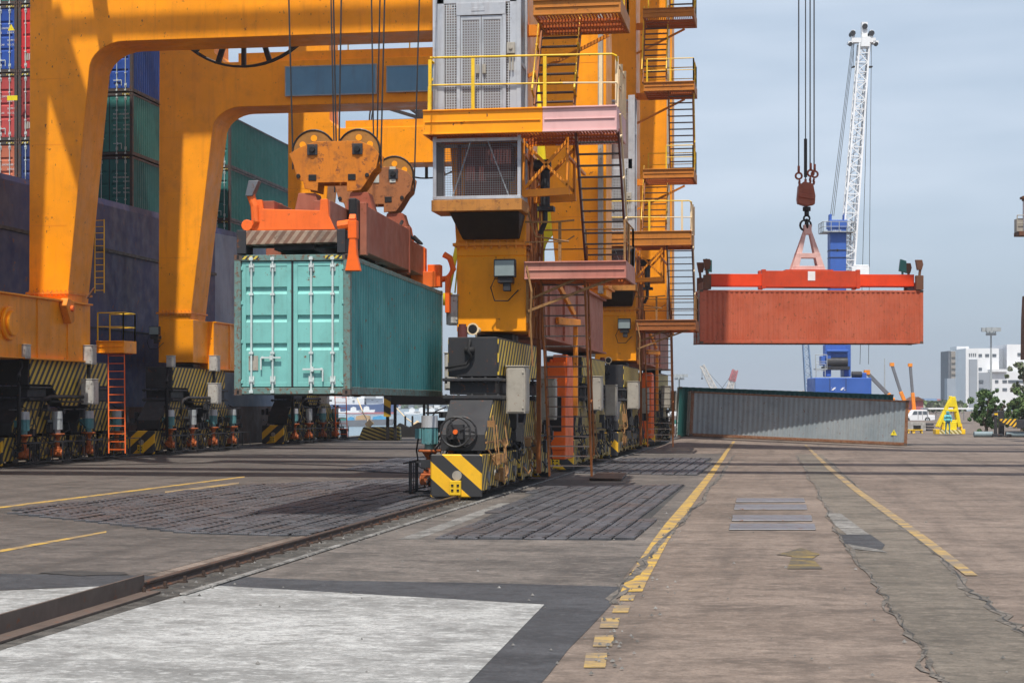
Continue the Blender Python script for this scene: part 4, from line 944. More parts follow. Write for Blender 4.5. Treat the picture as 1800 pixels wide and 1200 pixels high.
    for z in (11.3, 14.6, 16.2): sh.box(x0 + .1, x1 - .1, y1 - .1, y1 - .05, z, z + .1); sh.box(x1 - .08, x1 - .02, y0 + .1, y1 - .1, z, z + .1); sh.box(x0 + .02, x0 + .08, y0 + .1, y1 - .1, z, z + .1)
    shf = sh.build('lift_shaft', M['alu'], P, .006)
    for a, b in ((-.60, -.05), (-.03, .52)):
        d = MB(); d.box(a, a + .05, yf, yf + .04, 9.97, 12.6); d.box(b - .05, b, yf, yf + .04, 9.97, 12.6); d.box(a + .05, b - .05, yf, yf + .04, 12.5, 12.6); d.box(a + .05, b - .05, yf, yf + .04, 9.97, 10.06)
        dd = d.build('lift_door', M['alu'], shf); d = MB(); d.box(a + .05, b - .05, yf + .015, yf + .02, 10.06, 12.5); d.build('door_mesh', M['mesh_dense'], dd)
        d = MB(); xx = b - .12 if a < -.3 else a + .04; d.box(xx - .02, xx + .08, yf - .05, yf - .001, 11.05, 11.3); d.build('door_latch', M['cab'], dd, .01)
    d = MB(); d.box(x0 + .30, -.72, yf + .015, yf + .02, 9.97, 12.95); d.box(.64, x1 - .30, yf + .015, yf + .02, 9.97, 12.95); d.box(x1 - .05, x1 - .045, y0 + .1, y1 - .1, 9.97, 16.2); d.box(x0 + .045, x0 + .05, y0 + .1, y1 - .1, 9.97, 16.2); d.box(x0 + .12, x1 - .12, y1 - .06, y1 - .055, 9.97, 16.2)
    d.build('shaft_mesh', M['mesh'], shf)
    d = MB(); d.box(-1.1, .85, yf + .45, yf + .5, 9.97, 12.9); d.box(-.95, .9, yf + .3, y1 - .15, 13.0, 15.5); d.build('lift_car', M['carback'], shf)
    d = MB(); d.box(.66, .88, yf - .10, yf - .02, 11.55, 11.85); d.cyl((.77, yf - .13, 11.7), (.77, yf - .1, 11.7), .05, 10); d.cyl((.74, yf - .06, 11.1), (.74, yf - .06, 11.5), .025, 8); d.cyl((.82, yf - .06, 11.1), (.82, yf - .06, 11.5), .025, 8); d.build('call_button', M['cab'], shf, .015)
    # platforms
    def platform(x0, x1, y0, y1, z, h, mats_, name='platform', split=None, grate=True):
        mb = MB(); xs = [x0, split, x1] if split else [x0, x1]
        for i in range(len(xs) - 1):
            a, b = xs[i], xs[i + 1]
            mb.box(a + (.004 if i else 0), b, y0, y0 + .06, z - h, z, i); mb.box(a + .05, b - .05, y0 - .03, y0 - .001, z - h * .52, z - h * .47, i)
            mb.box(a + (.004 if i else 0), b, y0 - .05, y0 - .001, z - .04, z, i); mb.box(a + (.004 if i else 0), b, y0 - .05, y0 - .001, z - h, z - h + .04, i)
            mb.box(a + (.004 if i else 0), b, y1 - .06, y1, z - h, z, i)
        mb.box(x0, x0 + .06, y0 + .06, y1 - .06, z - h, z, 0); mb.box(x1 - .06, x1, y0 + .06, y1 - .06, z - h, z, len(xs) - 2)
        o = mb.build(name, mats_, P, .006)
        if grate:
            g = MB(); n = int((x1 - x0 - .12) / .085)
            for i in range(n + 1): x = x0 + .07 + i * .085; g.box(x, x + .035, y0 + .06, y1 - .06, z - h + .02, z - h + .06)
            for k in range(1, 4): y = y0 + (y1 - y0) * k / 4; g.box(x0 + .06, x1 - .06, y, y + .07, z - h - .04, z - h + .015)
            g.build('grating', M['grate'], o)
        return o
    p1 = platform(-1.55, 3.62, -3.85, -3.55 + 2.2, 10.06, .66, [M['orange'] if not panels else M['plat_shade'], M['pinkfascia']], split=1.66 if not panels else None)
    r = MB(); r.tube([(-1.2, -3.2, 11.25), (-1.38, -3.6, 11.42), (-1.36, -3.84, 11.45), (3.5, -3.84, 11.40), (3.6, -3.8, 11.36), (3.61, -3.5, 11.2)], .028, 8); r.tube([(-1.4, -3.84, 10.72), (2.2, -3.84, 10.68)], .024, 6)
    for x in (-1.36, -.2, 1.72): r.box(x - .045, x + .045, -3.86, -3.82, 10.05, 11.4)
    r.tube([(-1.4, -3.84, 10.05), (-1.42, -3.7, 10.7), (-1.3, -3.3, 11.2), (-1.3, -2.4, 11.2)], .03, 6); r.bar((-1.38, -3.0, 10.05), (-1.38, -3.0, 11.2), .08, .03)
    r.build('guard_rail', M['yellow'], p1)
    r = MB(); r.tube([(2.2, -3.84, 10.68), (3.61, -3.84, 10.65), (3.61, -2.6, 10.65)], .024, 6); r.tube([(3.61, -3.5, 11.2), (3.61, -1.5, 11.2)], .026, 6)
    for x, y in ((3.2, -3.84), (3.6, -3.6), (3.6, -2.5), (3.6, -1.5)): r.box(x - .045, x + .045, y - .02, y + .02, 10.05, 11.38)
    r.build('guard_rail', M['cream'], p1)
    # bracket truss under it
    mb = MB(); xa, xb, ya = 1.0, 2.2, -2.9
    for y in (ya, -1.4): mb.bar((xa, y, 9.4), (xa, y, 7.9), .1); mb.bar((xb, y, 9.4), (xb, y, 8.0), .08); mb.bar((xa, y, 9.3), (xb, y, 8.1), .08); mb.bar((xa, y, 8.0), (xb, y, 9.3), .08); mb.bar((xa - .1, y, 7.9), (xb + .05, y, 7.95), .14, .2)
    mb.bar((xa, ya, 9.0), (xa, 1, 8.6), .1); mb.bar((xb, ya, 8.9), (xb, 1, 8.9), .08); mb.build('bracket_truss', M['orange2'], P, .008)
    mb = MB(); mb.cyl((1.2, -2.2, 8.75), (1.65, -2.2, 8.75), .16, 14); mb.cyl((1.5, -2.2, 7.6), (1.5, -2.2, 8.6), .13, 12); mb.box(1.3, 1.75, -2.4, -2.0, 7.5, 7.62); mb.tube([(1.5, -2.2, 7.6), (1.5, -2.2, 7.2), (1.35, -2.1, 6.9)], .07, 8); mb.build('hydraulic_pump', M['dark'], P)
    MB.base = Vector((0, 0, 0))
    p2 = platform(.98, 3.75, -1.5, 1.2, 6.22, .48, [M['pinkred'] if not panels else M['orange_b']])
    r = MB(); railing(r, [(1.0, 1.1, 6.22), (3.7, 1.1, 6.22), (3.7, -1.4, 6.22)], 1.1, 1.3, .024); r.tube([(1.0, -1.45, 7.3), (1.8, -1.5, 7.28), (2.35, -1.5, 7.32)], .028, 6); r.tube([(1.0, -1.45, 6.75), (2.1, -1.5, 6.75), (2.35, -1.5, 6.9)], .02, 6)
    for x in (1.95,): r.box(x - .04, x + .04, -1.48, -1.44, 6.22, 7.3)
    r.build('guard_rail', M['rustrail'], p2)
    p0 = platform(1.45, 3.75, -3.0, -.4, 12.95, .42, [M['plat_shade']])
    r = MB(); railing(r, [(1.5, -.5, 12.95), (3.7, -.5, 12.95), (3.7, -2.9, 12.95), (2.5, -2.9, 12.95)], 1.05, 1.1, .024); r.build('guard_rail', M['yellow'], p0)
    pa = platform(1.45, 3.75, -2.6, -.2, 16.95, .42, [M['plat_shade']])
    r = MB(); railing(r, [(1.5, -.3, 16.95), (3.7, -.3, 16.95), (3.7, -2.5, 16.95), (1.6, -2.5, 16.95)], 1.05, 1.1, .024); r.build('guard_rail', M['yellow'], pa)
    pb = platform(1.45, 3.75, -3.0, -.4, 20.2, .42, [M['plat_shade']], grate=True)
    r = MB(); railing(r, [(1.5, -.5, 20.2), (3.7, -.5, 20.2), (3.7, -2.9, 20.2), (2.5, -2.9, 20.2)], 1.05, 1.1, .024); r.build('guard_rail', M['yellow'], pb)
    stair(P, 1.35, 2.55, .9, -.9, .35, 6.2, M['orange_b'], M['orange_b'])
    stair(P, 2.48, 3.62, .1, -2.3, 6.22, 9.6, M['maroon'], M['cream'])
    stair(P, 1.35, 2.42, -2.2, -.5, 10.15, 12.95, M['orange_b'], M['yellow'])
    stair(P, 2.55, 3.65, -.9, -2.4, 12.95, 16.9, M['orange_b'], M['yellow'])
    stair(P, 1.4, 2.45, -2.4, -1.0, 16.95, 20.2, M['orange_b'], M['yellow'])
    stair(P, 2.55, 3.65, -1.0, -2.4, 20.2, 24, M['orange_b'], M['yellow'])
    mb = MB(); mb.bar((1.0, 1.15, .4), (1.0, 1.15, 6.0), .12); mb.build('stair_post', M['orange_b'], P)
    for z in (12.95, 16.95, 20.2): mb = MB(); mb.bar((.9, -.6, z - .3), (1.5, -.6, z - .3), .2, .3); mb.bar((.9, -.7, z - 1.6), (3.2, -.7, z - .5), .09); mb.build('platform_strut', M['orange2'], P)
    # service shaft between the legs (grey lift mast seen behind the stairs)
    mb = MB(); mb.box(.95, 1.12, sp - 1.35, sp - 1.01, 6.5, 30); mb.build('cable_trunk', M['cab'], P)
    rq = random.Random(11); mb = MB()
    for i in range(9):
        x = 1.0 + rq.uniform(0, .12); y = -1.0 + i * .25; mb.tube([(x, y, 4.2), (x, y + rq.uniform(-.1, .1), 5.6), (x + .03, y + rq.uniform(-.2, .2), 7.2), (x, y, 9.2)], rq.choice((.02, .03, .045)), 6)
    for z in (4.9, 5.9, 6.6, 7.6): mb.bar((1.02, -1.05, z), (1.02, 1.05, z), .06)
    for i in range(5): y = rq.uniform(-.9, .6); z = rq.uniform(4.6, 8.5); mb.box(.98, 1.16, y, y + .25, z, z + .3)
    mb.build('conduit', M['orange_b'], P)
    mb = MB()
    mb.bar((1.05, -1.4, 5.75), (1.0, -1.0, 4.6), .07); mb.bar((3.5, -1.35, 5.8), (1.05, -1.2, 4.9), .07); mb.bar((2.4, -1.4, 5.75), (1.05, -1.2, 5.2), .06); mb.tube([(.99, -1.3, 7.9), (1.15, -1.45, 7.3), (1.3, -1.5, 6.9), (2.2, -1.5, 6.75)], .025, 6)
    mb.tube([(1.05, -1.5, 6.1), (1.2, -1.6, 5.4), (1.15, -1.5, 4.6), (1.2, -1.4, 3.4)], .03, 6); mb.build('strut', M['rustrail'], P)
    # rear stairs side platform at quayside leg and ladder
    yq = sp + 2.2
    pl = platform(-20.1, -18.9, yq - .4, yq + 1.0, 4.95, .5, [M['orange']])
    r = MB(); railing(r, [(-20.05, yq - .35, 4.95), (-18.95, yq - .35, 4.95), (-18.95, yq + .95, 4.95), (-20.05, yq + .95, 4.95)], 1.15, 1.2, .028); r.build('guard_rail', M['yellow'], pl)
    mb = MB()
    for x in (-19.7, -19.0): mb.bar((x, yq - .1, 4.5), (x + .35, yq - .9, .35), .045, .09)
    for i in range(13): u = (i + .5) / 13; mb.bar((-19.7 + .35 * u, yq - .1 - .8 * u, 4.5 - 4.15 * u), (-19.0 + .35 * u, yq - .1 - .8 * u, 4.5 - 4.15 * u), .035)
    mb.build('ladder', M['orange_red'], P)
    mb = MB(); yl = sp + 1.25
    for x in (-20.05, -19.65): mb.bar((x, yl + .3, 6.9), (x, yl + .3, 9.9), .04)
    for i in range(12): mb.bar((-20.05, yl + .3, 7.0 + i * .26), (-19.65, yl + .3, 7.0 + i * .26), .03)
    mb.build('ladder', M['yellow'], P)
    # upper works
    mb = MB()
    for x in (.0, GX): mb.box(x - .8, x + .8, -6, sp + 9, 33.5, 35.2)
    mb.build('top_frame', M['orange'], P)
    for y, hw, xa, xb, h in girders:
        mb = MB(); mb.box(xa, xb, y - hw, y + hw, 36.0, 36.0 + h)
        if hw > .3: mb.box(max(xa, -22), min(xb, 1), y - hw * .6, y + hw * .6, 35.2, 36.0)
        mb.build('boom_girder', M['orange'], P)
    mb = MB(); y = -4.4; mb.bar((-20.5, y, 37), (-12, y, 52), .6); mb.bar((-1, y, 37), (-12, y, 52), .6); mb.bar((-12, y, 52), (-55, y, 37), .2); mb.build('mast', M['orange'], P)
    if panels: mb = MB(); mb.box(4.3, 5.7, -1.6, 1.9, 37.6, 43.2); mb.box(3.2, 5.8, -4.5, 4.8, 37.42, 37.58); mb.build('shade_box', M['white'], P)  # unseen box and deck, added to shade the red container's left end
    if not panels:
        mb = MB(); mb.bar((-20.2, 8.4, 36), (-16.0, 8.4, 23.0), .9, .9); mb.bar((-16.0, 8.4, 23.0), (-19.9, sp, 23.0), .5); mb.build('shade_brace', M['orange'], P)  # unseen diagonal, added to throw a slanting shadow on the rear quayside leg
        mb = MB(); mb.box(-4.6, -.6, -2, 10, 37.6, 40); mb.build('shade_house', M['white'], P)  # unseen block, shaped to shade the right part of the rear portal beam
    # walkway on portal beams
    for yy, fr in ((1.1, f1), (sp + 1.1, f2)):
        mb = MB(); yb = yy - 2.0; mb.box(-18.2, -2.2, yb, yb + .05, 18.76, 19.2); mb.box(-18.2, -2.2, yb + .05, yb + 1.0, 18.76, 18.84); mb.build('walkway', M['orange'], fr)
        mb = MB(); railing(mb, [(-12.8, yb + .1, 19.2), (-2.3, yb + .1, 19.2)], 1.1, 1.5, .03); mb.build('guard_rail', M['yellow'], fr)
    # cable reel behind the rear portal beam
    mb = MB(); c = (-13.9, sp + 2.0, 19.6)
    mb.ring(c, 3.55, .05, 'y', 56); mb.ring((c[0], c[1] + .35, c[2]), 3.5, .04, 'y', 56)
    for k in range(20):
        a = k * math.pi / 10; mb.bar((c[0] + .5 * math.cos(a), c[1] + .1, c[2] + .5 * math.sin(a)), (c[0] + 3.5 * math.cos(a), c[1] + .1, c[2] + 3.5 * math.sin(a)), .16, .2)
    mb.cyl((c[0], c[1] - .2, c[2]), (c[0], c[1] + .5, c[2]), .7, 20); mb.build('cable_reel', M['dark'], f2)
    if panels:
        for a, b, z0, z1 in ((-15.75, -11.35, 17.05, 18.4), (-10.8, -8.3, 17.1, 18.28)):
            mb = MB(); mb.box(a, b, -1.22, -1.16, z0, z1); o = mb.build('sign_panel', M['blue_panel'], f1)
            mb = MB()
            for q in ((a - .03, b + .03, z0 - .04, z0 + .01), (a - .03, b + .03, z1 - .01, z1 + .04)): mb.box(q[0], q[1], -1.24, -1.14, q[2], q[3])
            for q in ((a - .04, a + .01), (b - .01, b + .04)): mb.box(q[0], q[1], -1.238, -1.142, z0 - .03, z1 + .03)
            mb.build('panel_frame', M['grey_motor'], o)
        mb = MB(); mb.box(-10.5, -9.0, sp - .8, sp + .6, 19.3, 20.6); mb.box(-8.8, -7.9, sp - .8, sp + .2, 19.3, 20.2); mb.cyl((-13.2, sp, 20.0), (-13.2, sp + 1, 20.0), .9, 18, m=1); mb.build('winch_house', [M['white'], M['dark']], f2, .02)
    return P
M['plat_shade'] = paint('platform_shaded_orange', (.46, .17, .025), .55, .4, .3, .5)  # orange darkened to brown; shade on the platforms is part of the colour
M['grate'] = paint('grating_rust', (.50, .12, .025), .6, .4, .4, .3)
M['carback'] = paint('lift_car_back', (.20, .15, .14), .6, .3, .5, .5)
M['grimy'] = paint('grimy_base', (.45, .19, .04), .6, .5, .9, .9, 1.4)
M['pinkfascia'] = paint('pink_fascia', (.68, .40, .38), .6, .08, .06, .25, .8)
M['orange_b'] = paint('brown_orange_stringer', (.30, .10, .025), .6, .6, .4, .5, 1.5)
crA = crane('gantry_crane', 'orange gantry crane in front, its lift cage and striped bogies nearest the camera', 48.7, 18.3, False, 'orange gantry cranes', [(-4.5, .9, -62, 34, 1.2), (8.4, .14, -40, 34, .3), (3.9, 1.2, -14, 34, 1.0), (24.3, 1.25, -62, 34, 1.6)])
crB = crane('gantry_crane', 'orange gantry crane behind, with blue boards on its portal beam', 82.6, 20.5, True, 'orange gantry cranes', [(-4.3, .5, -62, 34, .6), (4.65, 1.25, -62, 34, 1.4)])
# trolley of the front crane above the aqua container
mb = MB((RX, 48.7, 0)); 
mb.box(-13.5, -7.3, 39.5, 46.2, 33.2, 34.6)
o = mb.build('hoist_trolley', M['orange2'], crA)
# yellow curved boom and prop behind the front crane
yt = thing('cargo_chute', 'bright yellow curved chute with bolted edge behind the front crane leg', 'chute', (RX - 1, 70, 0))
mb = MB(yt.location); a = [T(962, 235, 75), T(966, 330, 75), T(955, 400, 75), T(935, 450, 75), T(905, 500, 75)]
mb.tube([T(955, 120, 75)] + a, .62, 14); c = mb.build('chute_tube', M['yellowv'], yt, smooth=True)
mb = MB(yt.location)
for i in range(8): p = T(938 + i * .3, 370 + i * 9, 74.3); mb.box(p.x - .05, p.x + .05, p.y - .05, p.y + .05, p.z - .05, p.z + .05)
mb.build('bolt', M['black'], c)
yp = MB(); a = T(787, 515, 72); b = T(811, 398, 72); yp = MB(a); yp.tube([a, b], .10, 10); yp.tube([a + Vector((.3, 0, 0)), b + Vector((.1, 0, 1))], .03, 6); yp.cyl(a, a - Vector((0, 0, .5)), .2, 10)
o = yp.build('boom_strut', M['yellowv'], None, smooth=True); o.location = a
tag(o, 'slim slanted yellow strut beside the far end of the hanging aqua container', 'strut')
# ================================================================== ship and its deck cargo
sh = thing('container_ship', 'dark navy ship hull with brown lower band moored along the quay', 'ship', (-33, 80, -2.3))
def hull_mat():
    m = paint('hull_navy', (.028, .045, .14), .5, .35, .25, .75, .5, fade=(.075, .07, .115)); return m
M['hull'] = hull_mat(); M['hull_lit'] = paint('hull_sunlit_blue', (.17, .235, .34), .55, .15, .2, .6, .5, fade=(.22, .28, .38)); M['boot'] = paint('boot_topping', (.06, .024, .018), .6, .4, .4, .5, .5)  # the lighter blue is for the bow, with its sunlight put into the colour
M['deckgrey'] = paint('deck_grey', (.30, .32, .33), .6, .3, .3, .5)
def hullring(z, fl):      # plan outline, widening with height towards the bow
    return [(-58, 20), (-32.4, 20), (-32.4, 96), (-32.5 - .3 * (1 - fl), 116), (-33.6 - 1.5 * (1 - fl), 123), (-36.2 - 2.5 * (1 - fl), 129), (-40 - 3 * (1 - fl), 134), (-46, 138 - 3 * (1 - fl)), (-58, 139 - 4 * (1 - fl))]
lev = [(-3.0, .0), (2.2, .35), (2.2, .35), (11.0, 1.0)]
def hull_part(z0, f0, z1, f1, name, ms, zadd=True):
    a = hullring(z0, f0); b = hullring(z1, f1); n = len(a); mb = MB(sh.location)
    bz = [z1 + (max(0, p[1] - 70) * .035 if zadd else 0) for p in b]
    vs = [(x, y, z0) for x, y in a] + [(x, y, z) for (x, y), z in zip(b, bz)]
    fs = [(i, (i + 1) % n, n + (i + 1) % n, n + i) for i in range(n)] + [tuple(range(n, 2 * n)), tuple(range(n - 1, -1, -1))]
    mb.add(vs, fs); 
    return mb.build(name, ms, sh)
hull_part(-3, 0, 2.2, .35, 'boot_topping', M['boot'], False)
hp_ = hull_part(2.203, .35, 11.1, 1.0, 'hull', [M['hull'], M['hull_lit']])
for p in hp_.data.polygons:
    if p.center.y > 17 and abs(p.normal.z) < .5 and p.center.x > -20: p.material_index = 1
mb = MB(sh.location)
mb.box(-32.42, -32.3, 20, 96, 9.6, 9.75); mb.box(-32.42, -32.33, 20, 96, 5.9, 5.95); mb.build('rubbing_strake', M['black'], sh)
mb = MB(sh.location)
for y0, y1, z in ((60, 82, 11.1), (82, 97, 11.55)): mb.box(-34.0, -32.6, y0, y1, 11.0, z + .35)
mb.build('deck_coaming', M['deckgrey'], sh)
def ship_box(x, y, z, L, mat, cat_lbl, txt=False, sc=1.07, side=False):
    o = container('shipping_container', cat_lbl, mat, FRS, L=L, H=2.896, txt=txt, group='containers stacked on the ship', side_l=False, side_r=side)
    o.location = (x, y + L * sc / 2, z); o.scale = (1.0, sc, sc); return o
FRS = cpaint('ship_frame', (.07, .06, .055), rust=.6)
z0 = 11.25
# forward small bay seen at the picture's left edge
cols = [('c_salmon', 'c_rose', 'c_blue', 'c_dgreen'), ('c_navy', 'c_dred', 'c_cherry', 'c_navy')]
lab = [('salmon red container with white lettering, lowest of the leftmost stack on the ship', 'rose red container between the blue and the salmon one at the left picture edge', 'royal blue container above the rose one at the left picture edge', 'dark green container cut by the top left corner of the picture'),
       ('navy container at the bottom of the ship stack beside the front orange leg', 'dark red container under the bright red one beside the orange leg', 'bright cherry red container with a yellow triangle beside the orange leg', 'dark navy container cut by the top edge, above the cherry red one')]
for r in range(2):
    for k in range(4):
        o = ship_box(-36.28 + r * 2.48 - (0), 76.0, z0 + k * 3.12, 2.99, M[cols[r][k]], lab[r][k], txt=(r == 0 and k < 3))
        if r == 1 and k == 2:
            t = MB(); t.prism('y', [(-.95, 1.45), (-.62, 1.45), (-.785, 1.72)], -3.05 + .02, -3.05 + .024); t.build('warning_triangle', M['yellowv'], o)
        if r == 1 and k == 1:
            t = MB(); t.box(-.98, -.5, -3.02, -3.0, 1.45, 1.65); t.build('yellow_sticker', M['yellowv'], o)
lab2 = ['dark teal container on the ship deck seen through the front portal, lowest of its stack', 'sea green container with white lettering, middle of the stack seen through the front portal', 'blue container on top of the green ones seen through the front portal']
for k, c in enumerate(('c_gd2', 'c_dgreen', 'c_blue')):
    if c == 'c_gd2': M['c_gd2'] = cpaint('container_deep_teal', (.03, .17, .16), rust=.15)
    ship_box(-33.75, 83.7, 11.6 + k * 3.15, 12.19, M[c], lab2[k], txt=k < 2, side=True)
lab3 = ['dark green container side, lower one behind the second orange leg', 'dark green container side, middle one behind the second orange leg', 'dark green container, topmost against the sky behind the second orange leg']
for k in range(3):
    ship_box(-33.9, 99.6, 10.0 + k * 3.1, 12.19, M['c_gd2'], lab3[k], side=True)
# second row inboard so that the stacks have depth
for k in range(3):
    ship_box(-36.3, 83.7, 11.6 + k * 3.15, 12.19, M[('c_gd2', 'c_gd2', 'c_navy')[k]], ['deep teal container inboard at the bottom, left of the lettered one', 'deep teal container inboard in the middle, half hidden by the orange leg', 'navy container inboard at the top, half hidden by the orange leg'][k])
# ---------------------------------------------------------------- quay clutter
bl = thing('concrete_block', 'low concrete buffer block with faded yellow and black stripes at the quay edge', 'concrete block', T(668, 773, 114), YAW)
M['blk'] = stripes('block_stripes', (.35, 0, .93), .22, wear=.4, a=(.55, .45, .12), b=(.05, .05, .04))
mb = MB(); mb.prism('y', [(-1.4, 0), (1.35, 0), (1.3, .85), (-1.05, .85)], -.5, .9); mb.build('block_body', M['blk'], bl, .05)
def bollard(px, y, t, lb):
    o = thing('bollard', lb, 'bollard', T(px, y, t), YAW, 'bollards on the quay edge'); mb = MB(); mb.cyl((0, 0, 0), (0, 0, .1), .38, 14); mb.cyl((0, 0, .1), (0, 0, .55), .24, 14, .2); mb.cyl((0, 0, .55), (0, 0, .72), .34, 14, .28)
    mb.build('post', M['black'], o, smooth=False); return o
bollard(657, 769, 122, 'black mooring bollard behind the striped block'); bollard(727, 766, 128, 'black mooring bollard right of the striped block'); bollard(605, 772, 116, 'small dark bollard left of the striped block')
fb = thing('fender_block', 'dark rubber fenders piled at the quay edge right of the striped block', 'fender', T(735, 768, 124), YAW)
mb = MB(); mb.prism('y', [(-1.7, 0), (-1.8, .5), (-1.3, 1.0), (-.6, .7), (0, 1.05), (.9, .95), (1.6, 1.1), (2.2, .8), (2.2, 0)], -.4, .6)
for x in (-.9, -.4, .3): mb.cyl((x, 0, .8), (x, 0, 1.5), .08, 8)
mb.build('fender_body', M['rubber'], fb, .05)
# dark service frame with striped post standing behind the containers
sf = thing('service_frame', 'dark steel frame with a black and yellow striped post behind the hanging aqua container', 'steel frame', T(740, 772, 112), YAW)
kk = 112 / F; Lp = lambda px, y: ((px - 740) * kk, (772 - y) * kk)
M['haz_post'] = stripes('hazard_post', (.5, 0, .87), .75, wear=.3)
mb = MB(); a, b = Lp(675, 694)[0], Lp(800, 694)[0]; z1 = Lp(0, 694)[1]; zb = Lp(0, 711)[1]; mb.box(a, b, 0, .8, zb, z1)
for px, wd in ((694, 5), (745, 4), (752, 3), (796, 6)): x = Lp(px, 0)[0]; mb.box(x - wd * kk / 2, x + wd * kk / 2, .1, .5, 0, zb)
mb.build('frame', M['black'], sf, .02); mb = MB(); x = Lp(681, 0)[0]; mb.box(x - .22, x + .22, -.2, -.02, Lp(0, 732)[1], z1); mb.build('striped_post', M['haz_post'], sf)
mb = MB(); mb.box(x - .1, x + .1, .1, .4, 0, zb); mb.build('post', M['black'], sf)
for i, (pa, pb, ta, tb) in enumerate((((628, 700), (650, 746), 135, 122), ((696, 716), (733, 748), 150, 128))):
    a = T(*pb, tb); b = T(*pa, ta); mb = MB(a); m_ = (a + b) / 2 - Vector((0, 0, .15)); mb.tube([a, m_, b], .05, 8)
    mb.cyl(a - Vector((.2, 0, .1)), a + Vector((.15, 0, .25)), .22, 8)
    o = mb.build('mooring_rope', M['cream']); o.location = a; tag(o, ['thick pale mooring rope dropping to the bollard behind the striped block', 'pale mooring rope with a knot right of the striped post'][i], 'mooring rope', 'mooring ropes')
# ================================================================== background
def at(px, py, t):
    """a local frame standing at that pixel and depth, facing the camera; returns origin and a pixel -> local (x, z) map"""
    o = T(px, py, t); k = t / F
    return o, (lambda x, y: ((x - px) * k, (py - y) * k)), k
def bth(name, label, cat, px, py, t, group=None):
    o, L, k = at(px, py, t); return thing(name, label, cat, o, YAW, group), L, k
def lattice(mb, a, b, w0, w1, n, r=.05, diag=None):
    a = Vector(a); b = Vector(b); d = (b - a).normalized(); x = d.cross(Vector((0, 1, 0))).normalized(); y = Vector((0, 1, 0)); y = (y - d * y.dot(d)).normalized()
    P = lambda i, sx, sy: a + (b - a) * (i / n) + (x * sx + y * sy) * ((w0 + (w1 - w0) * i / n) / 2)
    c = ((-1, -1), (1, -1), (1, 1), (-1, 1))
    for sx, sy in c: mb.bar(P(0, sx, sy), P(n, sx, sy), r * 2)
    for i in range(n):
        for k in range(4):
            p, q = c[k], c[(k + 1) % 4]
            if i % 2: p, q = q, p
            mb.bar(P(i, *p), P(i + 1, *q), r); mb.bar(P(i, *c[k]), P(i, *c[(k + 1) % 4]), r)
M['mhc_blue'] = paint('harbour_blue', (.045, .12, .42), .45, .05, .1, .2, .4); M['mhc_white'] = paint('harbour_white', (.78, .79, .80), .45, 0, .05, .1)
cr, L, k = bth('harbour_crane', 'tall mobile harbour crane with blue tower and white lattice boom', 'mobile crane', 1476, 746, 180)
def bx(mb, px0, px1, y0, y1, d0, d1, m=0):
    a = L(px0, y1); b = L(px1, y0); mb.box(a[0], b[0], d0, d1, a[1], b[1], m)
mb = MB(); bx(mb, 1457, 1485, 397, 640, -.8, .8); bx(mb, 1455, 1487, 388, 402, -.9, .9); bx(mb, 1457, 1461, 377, 388, -.4, .4); bx(mb, 1482, 1486, 377, 388, -.4, .4); tw = mb.build('tower', M['mhc_blue'], cr, .04)
mb = MB(); bx(mb, 1456.5, 1485.5, 440, 441.5, -.85, .85); bx(mb, 1456.5, 1485.5, 453, 454, -.85, .85); bx(mb, 1468, 1471, 439, 443, -.83, -.81); mb.build('door', M['dark'], tw)
x, z = L(1459, 409); text_mesh('LIEBHERR', .38, M['letter'], tw, (x, -.93, z), (R(90), 0, 0), sx=.62)
mb = MB(); x0, zz = L(1443, 409); x1, _ = L(1499, 409); mb.box(x0, x1, -1.3, 1.3, zz - .05, zz + .05); railing(mb, [(x0, -1.3, zz), (x1, -1.3, zz), (x1, 1.3, zz)], 1.0, .8, .04, flat=False); railing(mb, [(x0, -1.3, zz), (x0, 1.3, zz)], 1.0, .8, .04, flat=False)
mb.build('platform', M['grey_motor'], tw)
mb = MB(); lattice(mb, (L(1491, 478)[0], 0, L(1491, 478)[1]), (L(1491, 400)[0], 0, L(1491, 400)[1]), .5, .5, 12, .03); mb.build('ladder', M['white'], tw)
mb = MB(); a = L(1488, 474); b = L(1518, 78); lattice(mb, (a[0], 0, a[1]), (b[0], 0, b[1]), 1.35, 1.0, 24, .085)
mb.prism('y', [L(1511, 84), L(1513, 68), L(1520, 66), L(1528, 68), L(1526, 84)], -.7, .7)
bx(mb, 1496, 1538, 68, 76, -.4, .4); bx(mb, 1496, 1502, 54, 68, -.3, .3); bx(mb, 1528, 1534, 54, 68, -.3, .3); bx(mb, 1514, 1524, 40, 66, -.3, .3)
bx(mb, 1490, 1498, 74, 78, -.4, .4); bx(mb, 1534, 1543, 73, 78, -.4, .4); bm_ = mb.build('boom', M['mhc_white'], cr)
for px, y in ((1498, 60), (1531, 60), (1519, 48)): mb = MB(); c = L(px, y); mb.cyl((c[0], -.5, c[1]), (c[0], .5, c[1]), .27, 16); mb.build('sheave', M['dark'], bm_)
for px in (1494, 1539): mb = MB(); c = L(px, 79); mb.cyl((c[0], -.45, c[1]), (c[0], -.1, c[1]), .2, 10); mb.build('lamp', M['dark'], bm_)
mb = MB()
for p, q in (((1497, 75), (1459, 380)), ((1499, 75), (1462, 380)), ((1501, 76), (1465, 380)), ((1528, 78), (1484, 380)), ((1530, 78), (1488, 470)), ((1531, 78), (1526, 640)), ((1511, 640), (1526, 78)), ((1499, 118), (1500, 78))):
    a = L(*p); b = L(*q); mb.tube([(a[0], -.2, a[1]), (b[0], -.2, b[1])], .028, 5)
bx(mb, 1498, 1502, 117, 119, -.3, .3); bx(mb, 1527, 1533, 117, 119, -.3, .3); mb.build('stay_rope', M['rope'], cr)
